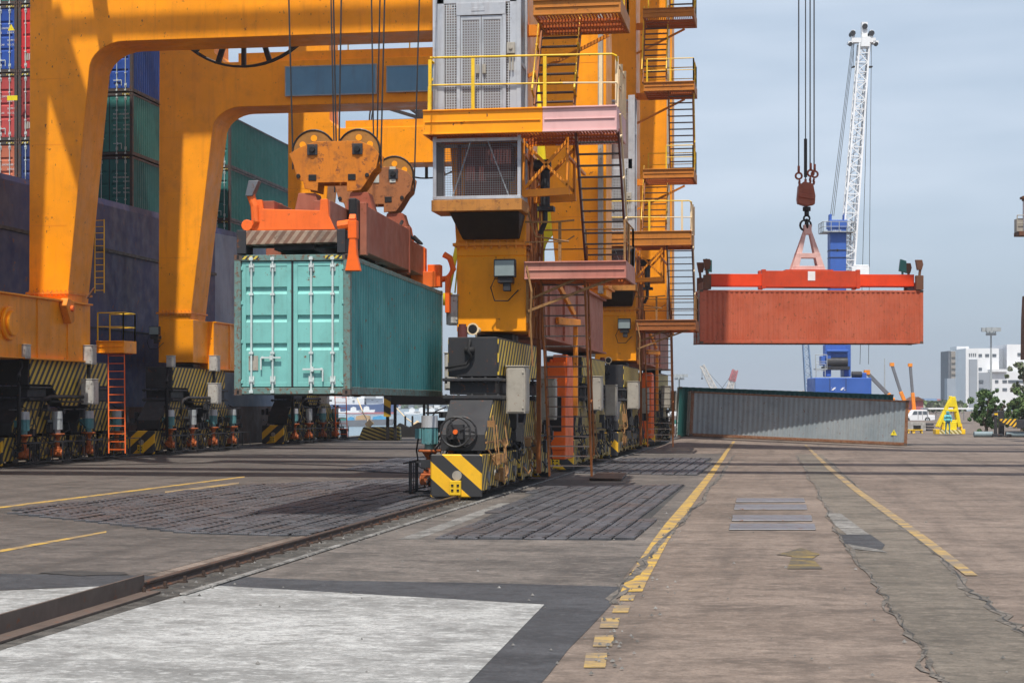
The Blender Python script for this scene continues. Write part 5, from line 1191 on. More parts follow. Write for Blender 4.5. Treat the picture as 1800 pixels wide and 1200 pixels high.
mb = MB(); bx(mb, 1494, 1525, 470, 486, -1, 1); bx(mb, 1497, 1524, 467, 470, -1, 1); mb.build('operator_cab', M['mhc_white'], tw, .05)
mb = MB(); bx(mb, 1427, 1525, 664, 720, -2, 3); sl = mb.build('slewing_platform', M['mhc_blue'], cr, .06)
mb = MB(); bx(mb, 1452, 1453, 665, 688, -2.03, -2.01); bx(mb, 1480, 1481, 665, 688, -2.03, -2.01); mb.build('panel_joint', M['dark'], sl)
M['haz_mhc'] = stripes('hazard_white', (.7, 0, -.7), .3, wear=.05, a=(.7, .7, .72), b=(.045, .12, .42))
mb = MB(); bx(mb, 1455, 1463, 681, 686, -2.03, -2.01); bx(mb, 1471, 1479, 681, 686, -2.03, -2.01); mb.build('hazard_patch', M['haz_mhc'], sl)
mb = MB(); bx(mb, 1448, 1458, 606, 662, -1, .5); bx(mb, 1482, 1494, 606, 662, -.5, 1.5); bx(mb, 1450, 1488, 615, 619, -1.2, 1); bx(mb, 1440, 1447, 626, 642, -1.2, 0); bx(mb, 1500, 1520, 655, 664, -1, 1); mb.build('back_frame', M['mhc_blue'], sl, .04)
mb = MB(); c0 = L(1450, 637); c1 = L(1487, 637); mb.cyl((c0[0], -.6, c0[1]), (c1[0], -.6, c1[1]), .55, 16); c0 = L(1494, 658); mb.cyl((c0[0], -1, c0[1]), (c0[0] + 1, -1, c0[1]), .3, 12); bx(mb, 1446, 1490, 644, 650, -1.2, .8)
mb.build('winch', M['dark'], sl); mb = MB()
railing(mb, [(L(1430, 0)[0], -1.5, L(0, 664)[1]), (L(1446, 0)[0], -1.5, L(0, 664)[1])], 1.4, .8, .04, flat=False); railing(mb, [(L(1430, 0)[0], -1.2, L(0, 648)[1]), (L(1450, 0)[0], -1.2, L(0, 648)[1])], 1.4, .8, .04, flat=False); bx(mb, 1430, 1450, 648, 650, -1.4, 0); mb.build('guard_rail', M['grey_motor'], sl)
mb = MB(); bx(mb, 1440, 1512, 720, 738, -2.5, 3.5)
for px in range(1444, 1512, 9): c = L(px, 741); mb.cyl((c[0], -2.9, c[1]), (c[0], -2.4, c[1]), .42, 14)
mb.build('undercarriage', M['dark'], cr, .05)
# distant lattice cranes
def far_crane(label, base, tip, t, w, mat, r, tipm=None, rope=None, n=14, back=None):
    o, L, k = bth('lattice_crane', label, 'lattice crane', base[0], base[1], t, 'distant cranes on the skyline')
    mb = MB(); a = L(*base); b = L(*tip); lattice(mb, (a[0], 0, a[1]), (b[0], 0, b[1]), w, w * .6, n, r); mb.build('boom', mat, o)
    if tipm: mb = MB(); q = (base[0] + (tip[0] - base[0]) * .62, base[1] + (tip[1] - base[1]) * .62); a = L(*q); lattice(mb, (a[0], -.1, a[1]), (b[0], -.1, b[1]), w * .85, w * .7, 5, r * 1.3); mb.build('boom_tip', tipm, o)
    mb = MB()
    if rope: a = L(*rope); mb.tube([(b[0], 0, b[1]), (a[0], 0, a[1])], r * .5, 5); mb.box(a[0] - r * 2, a[0] + r * 2, -r, r, a[1] - r * 3, a[1])
    if back: a = L(*back); mb.tube([(b[0], 0, b[1]), (a[0], 0, a[1])], r * .4, 5)
    mb.build('hoist_line', M['dark'], o)
    mb = MB(); a = L(base[0], base[1]); mb.box(a[0] - w, a[0] + w, -w, w, a[1] - 4 * k, a[1] + 3 * k); mb.build('cab', mat, o)
    return o
M['far_pale'] = paint('far_pale', (.55, .50, .45), .7, 0, 0, .1); M['far_red'] = paint('far_red', (.40, .13, .14), .7, 0, 0, .1); M['far_blue'] = paint('far_blue', (.18, .27, .42), .7, 0, 0, .1); M['far_grey'] = paint('far_grey', (.14, .15, .17), .7, 0, 0, .1)
far_crane('faint pale lattice crane leaning left on the skyline above the green container', (1263, 700), (1234, 642), 620, 2.2, M['far_pale'], .16, None, (1234, 664), back=(1272, 684))
far_crane('faint lattice crane with a red tip leaning right on the skyline', (1278, 700), (1292, 650), 560, 2.0, M['far_pale'], .16, M['far_red'], (1292, 684), back=(1268, 684))
far_crane('blue lattice crane boom left of the blue crane tower', (1424, 712), (1413, 560), 300, 1.3, M['far_blue'], .07, n=20)
far_crane('small white deck crane with rigging left of the blue tower', (1412, 712), (1410, 686), 420, 1.6, M['far_pale'], .12, n=5, back=(1418, 700))
def tele(label, base, mid, tip, t, hooked=False):
    o, L, k = bth('telescopic_crane', label, 'telescopic crane', base[0], base[1], t, 'telescopic cranes behind the grey container')
    mb = MB(); a = L(*base); m = L(*mid); b = L(*tip); mb.bar((a[0], 0, a[1]), (m[0], 0, m[1]), .5, .5); ob = mb.build('boom', M['orange2'], o, .03)
    mb = MB(); mb.bar((m[0], 0, m[1]), (b[0], 0, b[1]), .38, .38); mb.build('boom_extension', M['far_grey'], ob); mb = MB(); mb.box(b[0] - .32, b[0] + .28, -.25, .25, b[1] - .2, b[1] + .3); mb.build('boom_head', M['orange2'], ob)
    g0 = -o.location.z; mb = MB(); mb.box(-1.6, 1.0, -3, 3, g0, g0 + 1.3); mb.bar((a[0] - .2, 0, g0 + 1.2), (a[0], 0, a[1] + .1), .8, .7); mb.build('carrier', M['orange2'], o, .05); return o
tele('telescopic crane boom rising from behind the green container towards the upper left', (1566, 700), (1560, 692), (1524, 655), 190)
tele('orange and grey telescopic crane boom leaning left beside the grey container end', (1593, 712), (1583, 688), (1568, 641), 258)
tele('orange and grey telescopic crane boom leaning slightly left, right of the other', (1607, 722), (1604, 690), (1600, 642), 264)
def mast(label, px, base, top, t, r=.22, lamps=True, grp='light masts'):
    o, L, k = bth('light_mast', label, 'light mast', px, base, t, grp); mb = MB(); z = L(px, top)[1]; mb.cyl((0, 0, 0), (0, 0, z), r, 12, r * .55); mb.build('pole', M['grey_motor'], o, smooth=False)
    if lamps:
        s = MB(); s.cyl((0, 0, z - .7), (0, 0, z - .3), r * 4, 14); s.build('platform', M['grey_motor'], o)
        for i in range(8): a = i * math.pi / 4 + .2; s = MB(); c = (math.cos(a) * r * 5.5, math.sin(a) * r * 5.5, z + .25); s.bar((c[0] * .5, c[1] * .5, z - .3), c, .1); s.box(c[0] - .45, c[0] + .45, c[1] - .25, c[1] + .25, c[2] - .3, c[2] + .35); s.build('lamp_head', M['grey_motor'], o)
    return o
mast('tall white light mast with a ring of floodlights in front of the white building', 1742, 722, 582, 300)
mast('thin light mast on the skyline left of the green container', 1194, 712, 662, 420, .3)
mast('thin grey pole mast behind the grey container', 1555, 712, 630, 260, .12, False)
for i, (px, tp) in enumerate(((1345, 690), (1363, 690))): pass
# white building
M['bwhite'] = paint('white_render', (.72, .73, .74), .7, 0, .05, .1, .05); M['bgrey'] = paint('grey_render', (.30, .33, .37), .7, 0, .05, .1, .05); M['win'] = paint('window_glass', (.10, .12, .14), .25, 0, 0, 0); M['bconc'] = paint('raw_concrete', (.30, .27, .24), .8, 0, .3, .3, .08)
b1, L, k = bth('white_building', 'large white industrial building with stepped blocks and small windows', 'building', 1745, 722, 520)
def blk(parent, name, mat, x0, x1, y0, y1, d0, d1):
    mb = MB(); a = L(x0, y1); b = L(x1, y0); mb.box(a[0], b[0], d0, d1, a[1], b[1]); return mb.build(name, mat, parent)
w1 = blk(b1, 'wall', M['bwhite'], 1714, 1756, 612, 720, 0, 18); w2 = blk(b1, 'wall', M['bwhite'], 1771.5, 1860, 605, 720, 1, 20); blk(b1, 'wall', M['bgrey'], 1756.3, 1771.2, 612, 720, 5, 18)
blk(b1, 'wall', M['bwhite'], 1737, 1812, 654, 720, -3, -.2); blk(b1, 'wall', M['bgrey'], 1711, 1736.8, 655, 720, -2.8, -.3); blk(b1, 'parapet', M['bwhite'], 1736, 1764, 649, 653.8, -4, 0); blk(b1, 'wall', M['bwhite'], 1691.5, 1713.7, 613, 720, -4, 8); blk(b1, 'wall', M['bwhite'], 1695, 1717, 607, 612.7, 9, 17)
blk(b1, 'wall', M['bgrey'], 1697, 1710.8, 632, 720, -4.6, -4.05)
for x0, y0, d, wd in [(1719 + i * 12.6, 622, -.15, 7) for i in range(3)] + [(1719, 646, -.15, 7), (1790, 620, .8, 6), (1791, 645, .8, 6), (1716, 668, -3.0, 8), (1744, 668, -3.15, 6), (1757, 668, -3.15, 8), (1767, 668, -3.15, 40), (1716, 682, -3.0, 8), (1744, 682, -3.15, 7), (1757, 682, -3.15, 8)] + [(1697 + i * 3.5, 621.5, -4.2, 1.8) for i in range(4)]:
    o = blk(b1, 'window', M['win'], x0, x0 + wd, y0, y0 + 4.6, d, d + .12)
b2, L, k = bth('concrete_tower', 'unfinished grey concrete tower block left of the white building', 'building', 1680, 722, 600)
blk(b2, 'wall', M['bconc'], 1672, 1690.5, 617, 722, 0, 12); blk(b2, 'wall', M['far_grey'], 1668.5, 1671.8, 616.5, 722, 1, 12); blk(b2, 'wall', M['bgrey'], 1660, 1675, 665, 722, -4, -.2)
for i in range(8): blk(b2, 'floor_slab', M['strip'], 1672.3, 1690, 627 + i * 10, 628.5 + i * 10, -.3, -.02)
b3, L, k = bth('red_shed', 'small red roofed shed between the truck and the concrete tower', 'shed', 1615, 722, 330)
blk(b3, 'wall', M['far_red'], 1604, 1623, 704, 722, 0, 6); mb = MB(); mb.prism('y', [L(1601, 704), L(1613, 697), L(1626, 704)], -.5, 6.5); mb.build('roof', M['rust'], b3)
b4, L, k = bth('long_shed', 'long low shed with blue and red roof far behind the truck', 'shed', 1650, 716, 900)
blk(b4, 'wall', M['bgrey'], 1624, 1662, 704, 716, 0, 20); blk(b4, 'roof', M['far_blue'], 1624, 1646, 700, 703.8, -1, 20); blk(b4, 'roof', M['far_red'], 1646.3, 1662, 701, 703.8, -1, 20)
b5, L, k = bth('roof_canopy', 'long white flat canopy behind the yellow A-frame', 'canopy', 1660, 738, 210)
blk(b5, 'canopy_roof', M['bwhite'], 1625, 1712, 716.5, 719, -2, 2)
for px in (1630, 1645, 1660, 1676, 1694, 1708): blk(b5, 'post', M['white'], px, px + 1, 719, 738, 0, .15)
# trees
def leafmat(name, c, c2):
    m, nt, bs = newmat(name); v = objvec(nt); cc = mixc(nt, ramp(nt, noise(nt, v, 1.5, 4), .35, .65), (*c, 1), (*c2, 1)); nt.links.new(cc, bs.inputs['Base Color']); bs.inputs['Roughness'].default_value = .6
    try: bs.inputs['Transmission Weight'].default_value = 0
    except Exception: pass
    return m
M['leaf'] = leafmat('leaf_dark', (.035, .085, .022), (.07, .14, .04)); M['leaf2'] = leafmat('leaf_light', (.07, .12, .03), (.13, .19, .05)); M['leaf3'] = leafmat('leaf_grey', (.12, .14, .09), (.20, .21, .15)); M['bark'] = paint('bark', (.10, .08, .06), .9, 0, .4, .3)
def tree(label, px, base, t, blobs, mats_, n, ls, seed, group='trees by the white building'):
    """blobs: (px, py, radius px, share)"""
    rd = random.Random(seed); o, L, k = bth('tree', label, 'tree', px, base, t, group)
    mb = MB(); top = [L(b[0], b[1]) for b in blobs]
    zb = min(q[1] for q in top) * .55; mb.cyl((0, 0, 0), (.05, 0, zb), .16, 8, .12)
    for (x, z), b in zip(top, blobs):
        y = rd.uniform(-.6, .6); mb.tube([(.03, 0, zb * .8), (x * .5, y * .5, zb + (z - zb) * .55), (x, y, z)], .06, 6)
        for _ in range(3): mb.tube([(x * .6, y * .5, zb + (z - zb) * .6), (x + rd.uniform(-1, 1) * b[2] * k, y + rd.uniform(-.6, .6), z + rd.uniform(-.6, 1) * b[2] * k)], .025, 5)
    mb.build('trunk', M['bark'], o)
    mb = MB()
    for (x, z), b in zip(top, blobs):
        rr = b[2] * k; cl = [(rd.gauss(0, .5) * rr, rd.gauss(0, .5) * rr, rd.gauss(0, .5) * rr, rd.uniform(.16, .34) * rr) for _ in range(int(14 * b[3]) + 5)]
        for _ in range(int(2.2 * n * b[3])):
            c = rd.choice(cl); u = Vector((rd.gauss(0, 1), rd.gauss(0, 1), rd.gauss(0, 1))).normalized() * c[3] * rd.random() ** .4
            p = Vector((x + c[0], c[1], z + c[2])) + u; a = Vector((rd.gauss(0, 1), rd.gauss(0, 1), rd.gauss(0, 1))).normalized(); e = a.cross(Vector((rd.gauss(0, 1), rd.gauss(0, 1), rd.gauss(0, 1)))).normalized(); s = ls * rd.uniform(.6, 1.3)
            mb.add([p - a * s, p + e * s * .5, p + a * s, p - e * s * .5], [(0, 1, 2, 3)], 1 if rd.random() < .25 else 0)
    mb.build('crown', [M[q] for q in mats_], o, recalc=False); return o
tree('bushy dark green tree right of the yellow A-frame', 1733, 764, 136, [(1735, 705, 20, 1), (1722, 722, 16, .8), (1750, 722, 15, .7), (1728, 742, 16, .9), (1745, 742, 14, .7), (1741, 690, 9, .3), (1765, 712, 8, .2)], ('leaf', 'leaf2'), 1300, .10, 1)
tree('light green leafy tree at the right picture edge', 1796, 764, 150, [(1790, 722, 20, 1), (1775, 735, 14, .8), (1805, 705, 22, 1), (1810, 735, 24, 1.2), (1780, 712, 10, .3)], ('leaf2', 'leaf'), 1500, .12, 2)
tree('sparse grey leafed tall tree cut by the right picture edge', 1812, 760, 165, [(1795, 660, 14, .5), (1806, 640, 18, .6), (1798, 690, 16, .6), (1815, 670, 20, .8), (1786, 680, 8, .25)], ('leaf3', 'leaf2'), 900, .12, 3)
def hedge(name, label, x0, x1, yb, yt, t, n, ls, mats_, seed, depth=10):
    rd = random.Random(seed); mb = MB(); o_, L, k = at(x0, yb, t); mb = MB(); tops = [yt + (yb - yt) * rd.uniform(0, .45) for _ in range(40)]
    for _ in range(n):
        u = rd.random(); i = int(u * 39); x, z = L(x0 + (x1 - x0) * u, yb - (yb - tops[i]) * rd.random() ** .7); p = Vector((x, rd.uniform(0, depth), z)); a = Vector((rd.gauss(0, 1), rd.gauss(0, 1), rd.gauss(0, 1))).normalized(); e = a.cross(Vector((0, 1, .3))).normalized(); s = ls * rd.uniform(.5, 1.3)
        mb.add([p - a * s, p + e * s * .6, p + a * s, p - e * s * .6], [(0, 1, 2, 3)], 1 if rd.random() < .3 else 0)
    o = mb.build(name, [M[q] for q in mats_], None, recalc=False); o.location = o_; o.rotation_euler = (0, 0, YAW); return tag(o, label, None, None, 'stuff')
hedge('far_trees', 'hazy green tree line behind the white pickup truck', 1596, 1700, 722, 705, 420, 3500, .6, ('leaf3', 'leaf2'), 5)
# white pickup truck
tk, L, k = bth('pickup_truck', 'white double cab pickup truck parked behind the grey container end', 'pickup truck', 1612, 742, 242)
k_ = .0755
def Lx(px): return (px - 1612) * k_ * 1.02
mb = MB(); prof = [(1585, 3), (1585, 10), (1588, 12.5), (1597.5, 13.5), (1602, 21), (1604, 22.5), (1627, 22.5), (1629.5, 20.5), (1630.5, 13), (1641.5, 13), (1641.5, 4), (1632.5, 3), (1630.5, 8.5), (1625.5, 8.5), (1623.5, 3), (1597, 3), (1595, 8), (1590, 8), (1588, 3)]
mb.prism('y', [(Lx(a), b * .0755) for a, b in prof], -.85, .85); body = mb.build('body', M['bwhite'], tk, .06)
for q in ([(1601, 14), (1604, 20.5), (1610, 20.5), (1610, 14)], [(1612, 14), (1612, 20.5), (1618, 20.5), (1618, 14)], [(1620, 14), (1620, 20.5), (1626.5, 20.5), (1627.5, 14)]):
    mb = MB(); mb.prism('y', [(Lx(a), b * .0755) for a, b in q], -.87, -.855); mb.build('window', M['win'], body)
for px in (1591, 1628):
    mb = MB(); mb.cyl((Lx(px), -.88, .36), (Lx(px), -.62, .36), .37, 18); mb.cyl((Lx(px), .62, .36), (Lx(px), .88, .36), .37, 18); o = mb.build('wheel', M['rubber'], tk); mb = MB(); mb.cyl((Lx(px), -.9, .36), (Lx(px), -.88, .36), .22, 14); mb.build('rim', M['grey_motor'], o)
mb = MB(); mb.box(Lx(1611), Lx(1611.6), -.865, -.853, .4, 1.55); mb.box(Lx(1619), Lx(1619.5), -.865, -.853, .4, 1.55); mb.build('door_gap', M['dark'], body)
# yellow A-frame spreader on the ground
M['yl'] = paint('a_frame_yellow', (.80, .62, .02), .45, .1, .15, .2); M['haz_w'] = stripes('hazard_pale', (.7, 0, .7), .22, wear=.2, a=(.72, .66, .35), b=(.3, .22, .03))
ya, L, k = bth('a_frame_spreader', 'yellow A-frame lifting beam standing on the quay in front of the trees', 'lifting frame', 1667, 764, 131)
mb = MB()
for s in (-1, 1):
    a = L(1667 + s * 19, 750); b = L(1674.5 + s * 2.2, 697); mb.bar((a[0], -.25, a[1]), (b[0], 0, b[1]), .26, .2); mb.bar((a[0], .35, a[1]), (b[0], .1, b[1]), .26, .2)
for y in (740, 721): a = L(1667 - 14 * (y - 690) / 55, y); b = L(1673 + 15 * (y - 690) / 55, y); mb.bar((a[0], -.2, a[1]), (b[0], -.2, b[1]), .14, .2)
mb.prism('y', [L(1667, 715), L(1672, 697), L(1677, 697), L(1681, 715)], -.2, .2); mb.bar((L(1667, 0)[0], -.1, L(0, 697)[1]), (L(1673, 0)[0], -.1, L(0, 697)[1]), .08)
mb.box(L(1657, 0)[0], L(1680, 0)[0], -.3, .3, L(0, 757)[1], L(0, 741)[1]); mb.build('frame', M['yl'], ya, .02)
mb = MB(); mb.box(L(1648, 0)[0], L(1688, 0)[0], -.5, -.3, L(0, 762)[1], L(0, 755)[1]); mb.build('striped_beam', M['haz_w'], ya)
for s, px in ((-1, 1643), (1, 1688)): mb = MB(); mb.box(L(px - 1, 0)[0], L(px + 6, 0)[0], -.52, .4, 0.05, L(0, 754)[1]); mb.prism('y', [L(px + 5 - 6 * s, 755), L(px + 9 - 6 * s, 755), L(px + 7 - 6 * s, 743)], -.3, .2); mb.build('corner_block', M['yellow'], ya, .03)
# person
def person(label, loc, shirt, trousers, h=1.68, rz=0):
    P = thing('person', label, 'person', loc, YAW + rz); s = h / 1.7
    J = [(0, 0, .95), (0, 0, 1.2), (0, 0, 1.42), (0, -.01, 1.5), (0, -.02, 1.62), (.19, 0, 1.40), (.26, -.05, 1.13), (.2, -.22, .95), (-.19, 0, 1.40), (-.25, -.04, 1.13), (-.2, -.18, .92), (.1, 0, .90), (.12, -.04, .5), (.12, .0, .08), (.13, -.13, .04), (-.1, 0, .9), (-.13, .03, .5), (-.15, .06, .08), (-.16, -.07, .04), (.2, -.3, .9), (-.2, -.26, .87)]
    E = [(0, 1), (1, 2), (2, 3), (3, 4), (2, 5), (5, 6), (6, 7), (2, 8), (8, 9), (9, 10), (0, 11), (11, 12), (12, 13), (13, 14), (0, 15), (15, 16), (16, 17), (17, 18), (7, 19), (10, 20)]
    rad = [.15, .14, .15, .055, .10, .07, .05, .035, .07, .05, .035, .10, .07, .045, .045, .10, .07, .045, .045, .035, .035]
    me = bpy.data.meshes.new('body'); me.from_pydata([Vector(p) * s for p in J], E, []); o = bpy.data.objects.new('body', me); link(o); o.parent = P
    sk = o.modifiers.new('skin', 'SKIN'); 
    for v, r in zip(me.skin_vertices[0].data if me.skin_vertices else [], rad): v.radius = (r * s, r * s * .85)
    sub = o.modifiers.new('sub', 'SUBSURF'); sub.levels = 1; sub.render_levels = 2; me.materials.append(trousers)
    mb = MB(); mb.cyl((0, 0, .92 * s), (0, 0, 1.2 * s), .19 * s, 14, .18 * s); mb.cyl((0, 0, 1.2 * s), (0, 0, 1.45 * s), .19 * s, 14, .14 * s)
    for q in (1, -1): mb.cyl((q * .15, 0, 1.42 * s), (q * .26, -.05, 1.13 * s), .085, 10, .07); mb.cyl((q * .26, -.05, 1.13 * s), (q * .2, -.2, .97 * s), .07, 10, .05)
    mb.build('jacket', shirt, P, smooth=True)
    mb = MB(); mb.cyl((0, 0, 1.62 * s), (0, 0, 1.72 * s), .115, 14, .09); mb.cyl((0, -.01, 1.6 * s), (0, -.03, 1.63 * s), .13, 14, .125); mb.build('helmet', shirt, P, smooth=True); return P
M['teal_shirt'] = paint('turquoise_cloth', (.12, .42, .46), .8, 0, 0, 0); M['trouser'] = paint('blue_cloth', (.10, .24, .30), .8, 0, 0, 0)
person('person in turquoise overalls and cap standing by the yellow A-frame', T(1666, 763, 129.5), M['teal_shirt'], M['trouser'])
# trestles, kerb blocks, pipes, hazard boom
for i, (px, wd) in enumerate(((1600, 8), (1613, 14))):
    o, L, k = bth('trestle', ['small yellow trestle close to the grey container end', 'wider yellow trestle with a black box on it'][i], 'trestle', px, 764, 140, 'yellow trestles'); mb = MB(); hw = wd * k / 2
    for x in (-hw, hw):
        for y in (-.3, .3): mb.bar((x, y, 0), (x * .85, y * .7, .38), .07)
    mb.box(-hw - .05, hw + .05, -.3, .3, .36, .44); mb.build('frame', M['yellow'], o)
o, L, k = bth('black_box', 'black box standing on the wider yellow trestle', 'box', 1612, 756.2, 140); mb = MB(); mb.box(-.26, .26, -.2, .2, 0, .38); mb.box(-.28, .28, -.22, .22, .34, .4); mb.build('box_body', M['black'], o, .02)
for i, (x0, x1, lb) in enumerate(((1594, 1626, 'pale concrete kerb block under the white truck'), (1627.5, 1640, 'stack of dark steel beams left of the yellow A-frame'))):
    o, L, k = bth('kerb_block', lb, 'concrete block' if i == 0 else 'steel beams', (x0 + x1) / 2, 757, 152); hw = (x1 - x0) / 2 * k; mb = MB()
    if i == 0: mb.prism('x', [(-.4, 0), (.5, 0), (.4, .75), (-.25, .75)], -hw, hw)
    else:
        for z in range(3): mb.box(-hw, hw, -.5 + .1 * z, .4, z * .24, z * .24 + .16)
    mb.build('block_body' if i == 0 else 'beam', M['pale_strip'] if i == 0 else M['dark'], o, .03)
M['pipe'] = paint('pale_pipe', (.20, .26, .28), .5, .1, .3, .3)
for i, (x0, x1) in enumerate(((1712, 1744), (1768, 1815))):
    o, L, k = bth('steel_pipe', ['thick pale blue pipe lying under the dark green tree', 'thick pale blue pipe lying at the right picture edge'][i], 'pipe', (x0 + x1) / 2, 768, 124, 'pipes lying on the quay'); hw = (x1 - x0) / 2 * k; mb = MB(); mb.cyl((-hw, 0, .2), (hw, 0, .2), .2, 16); mb.ring((hw, 0, .2), .2, .03, 'x', 16); mb.build('pipe_body', M['pipe'], o)
o, L, k = bth('barrier_arm', 'black machine with a yellow striped counterweight under the right trees', 'machine', 1760, 768, 124)
M['haz_b'] = stripes('hazard_arm', (.75, 0, -.66), .24, wear=.1, a=(.8, .45, .02)); mb = MB(); mb.box(L(1784, 0)[0], L(1830, 0)[0], -.4, .5, L(0, 752)[1], L(0, 737)[1]); mb.bar((L(1750, 0)[0], 0, .1), (L(1750, 0)[0], 0, L(0, 722)[1]), .2); mb.bar((L(1762, 0)[0], .3, .1), (L(1762, 0)[0], .3, L(0, 722)[1]), .35)
for j in range(7): x = random.uniform(-.6, .6); mb.box(x - .12, x + .15, -.3, .3, .03, random.uniform(.1, .3))
mb.build('machine_body', M['dark'], o, .02)
mb = MB(); mb.prism('y', [L(1755, 736), L(1783.8, 736), L(1783.8, 752), L(1772, 747), L(1757, 741)], -.4, -.1); mb.build('counterweight', M['haz_b'], o); mb = MB(); mb.box(L(1747, 0)[0], L(1753, 0)[0], -.14, -.11, L(0, 729)[1], L(0, 726)[1]); mb.build('yellow_band', M['yellow'], o)
o, L, k = bth('waste_bin', 'dark green drum left of the green container', 'drum', 1184, 757, 185); mb = MB(); mb.cyl((0, 0, 0), (0, 0, 1.15), .38, 18); mb.cyl((0, 0, .4), (0, 0, .44), .4, 18); mb.cyl((0, 0, .78), (0, 0, .82), .4, 18); mb.build('drum_body', M['c_dgreen'], o); mb = MB(); mb.cyl((0, 0, .5), (0, 0, .72), .385, 18); mb.build('drum_label', M['white'], o)
# crane parts reaching in at the right edge
o, L, k = bth('crane_basket', 'rusty crane cabin hanging at the right picture edge', 'crane cabin', 1800, 416, 110)
mb = MB(); bx2 = lambda m, a, b, c, d, y0, y1: m.box(L(a, 0)[0], L(b, 0)[0], y0, y1, L(0, d)[1], L(0, c)[1])
bx2(mb, 1787, 1830, 408, 415, -.6, .6); bx2(mb, 1795, 1830, 346, 350, -.3, .3); bx2(mb, 1797, 1798, 350, 408, -.2, -.1); mb.build('cabin_floor', M['rust'], o)
mb = MB(); bx2(mb, 1786, 1795, 385, 408, -.4, .4); railing(mb, [(L(1784, 0)[0], -.5, L(0, 408)[1]), (L(1825, 0)[0], -.5, L(0, 408)[1])], 1.0, .5, .03); mb.build('cabin_box', M['cab'], o)
mb = MB(); mb.bar((-.1, 0, L(0, 349)[1]), (6, 0, L(0, 349)[1]), .3); mb.bar((1.2, 0, .0), (6, 0, L(0, 352)[1]), .2); mb.build('support_arm', M['rust'], o)
o, L, k = bth('crane_column', 'rust brown crane column at the right picture edge above the trees', 'crane column', 1803, 632, 108); mb = MB(); mb.prism('y', [L(1798, 632), L(1830, 632), L(1830, 520), L(1801, 520), L(1799, 560)], -.5, .5); mb.bar((1.0, 0, 0), (1.0, 0, -8.2), .5); mb.build('leg_plate', M['rust'], o)
# ------------------------------------------------------------------ far shore beyond the water
far = []
def strip(name, x0, x1, y, t, h, mat, lbl):
    a = T(x0, y, t); b = T(x1, y, t); d = (b - a).normalized(); nn = Vector((-d.y, d.x, 0)) * 60; me = bpy.data.meshes.new(name)
    vs = [a, b, b + nn, a + nn]; vs = [(p.x, p.y, -2.6) for p in vs] + [(p.x, p.y, h) for p in vs]; me.from_pydata(vs, [], [(0, 1, 5, 4), (4, 5, 6, 7), (1, 2, 6, 5), (3, 0, 4, 7), (2, 3, 7, 6)]); me.materials.append(mat); o = bpy.data.objects.new(name, me); link(o); return tag(o, lbl, None, None, 'structure')
strip('far_shore', 300, 1400, 716, 1500, -.5, M['strip'], 'far bank')
hedge('far_shore_trees', 'hazy band of trees and roofs on the far bank', 690, 1250, 717, 697, 1450, 6000, 2.6, ('leaf3', 'leaf'), 9, 40)
rd = random.Random(4)
HL = ['just right of the striped post', 'left of the first dark post', 'between the two dark posts', 'right of the second dark post', 'beside the lift crane bogies', 'far right beside the crane stairs', 'next to the grey tower block', 'nearest to the green container']
for i, px in enumerate((700, 722, 757, 768, 780, 1172, 1180, 1190)):
    wd = rd.uniform(6, 10); hh = rd.uniform(4, 8); y = 717
    o, L, k = bth('waterfront_house', f"tiny pale house on the far bank, {HL[i]}", 'house', px, y, 1380, 'houses on the far bank'); mb = MB(); mb.box(-wd * k / 2, wd * k / 2, 0, 12, 0, hh * k); mb.build('wall', (M['bwhite'], M['bgrey'], M['far_pale'])[i % 3], o); mb = MB(); mb.prism('y', [(-wd * k * .55, hh * k), (wd * k * .55, hh * k), (0, hh * k * 1.35)], -.5, 12.5); mb.build('roof', (M['far_red'], M['far_blue'], M['far_grey'])[(i * 2) % 3], o)
o, L, k = bth('cargo_ship', 'far cargo ship with dark blue hull and white superstructure across the water', 'ship', 640, 727, 760)
mb = MB(); mb.prism('y', [L(520, 727), L(520, 711), L(655, 711), L(700, 706), L(692, 727)], 0, 14); mb.build('hull', M['far_blue'] if False else M['c_navy2'], o) if 'c_navy2' in M else mb.build('hull', paint('far_navy', (.06, .10, .22), .6, 0, 0, .1), o)
mb = MB(); mb.prism('y', [L(520, 710.8), L(520, 700), L(640, 700), L(640, 710.8)], 1, 13)
for a, b, c in ((540, 600, 690), (606, 618, 692), (628, 672, 694), (640, 660, 688)): mb.box(L(a, 0)[0], L(b, 0)[0], 2, 12, L(0, 699.8)[1], L(0, c)[1])
mb.box(L(642, 0)[0], L(676, 0)[0], 3, 11, L(0, 708)[1], L(0, 700.2)[1]); mb.build('superstructure', M['bwhite'], o)
mb = MB()
for i in range(22): a = rd.uniform(545, 675); y = rd.uniform(690, 705); mb.box(L(a, 0)[0], L(a + rd.uniform(1, 4), 0)[0], .6, .9, L(0, y + 1.6)[1], L(0, y)[1])
mb.build('porthole', M['far_grey'], o); mb = MB(); mb.box(L(552, 0)[0], L(692, 0)[0], -.3, -.02, L(0, 727.5)[1], L(0, 724)[1]); mb.build('boot_topping', M['far_red'], o)
def boat(label, px, y, t, Lm, col, cargo):
    o, L, k = bth('barge' if Lm > 8 else 'motor_boat', label, 'barge' if Lm > 8 else 'boat', px, y, t, 'boats on the water'); h = Lm * .06 + .35; mb = MB(); mb.prism('y', [(-Lm / 2, h), (Lm / 2, h * 1.3), (Lm / 2 * .88, -.1), (-Lm / 2 * .9, -.1)], -Lm * .12, Lm * .12); mb.build('hull', col, o)
    for a, b, hh, m in cargo: mb = MB(); mb.prism('y', [(a * Lm / 2, h), (b * Lm / 2, h), (b * Lm / 2 * .97 - .1, h + hh * .8), ((a + b) / 2 * Lm / 2, h + hh), (a * Lm / 2 + .1, h + hh * .75)], -Lm * .09, Lm * .09); mb.build('cargo' if Lm > 8 else 'cabin', m, o)
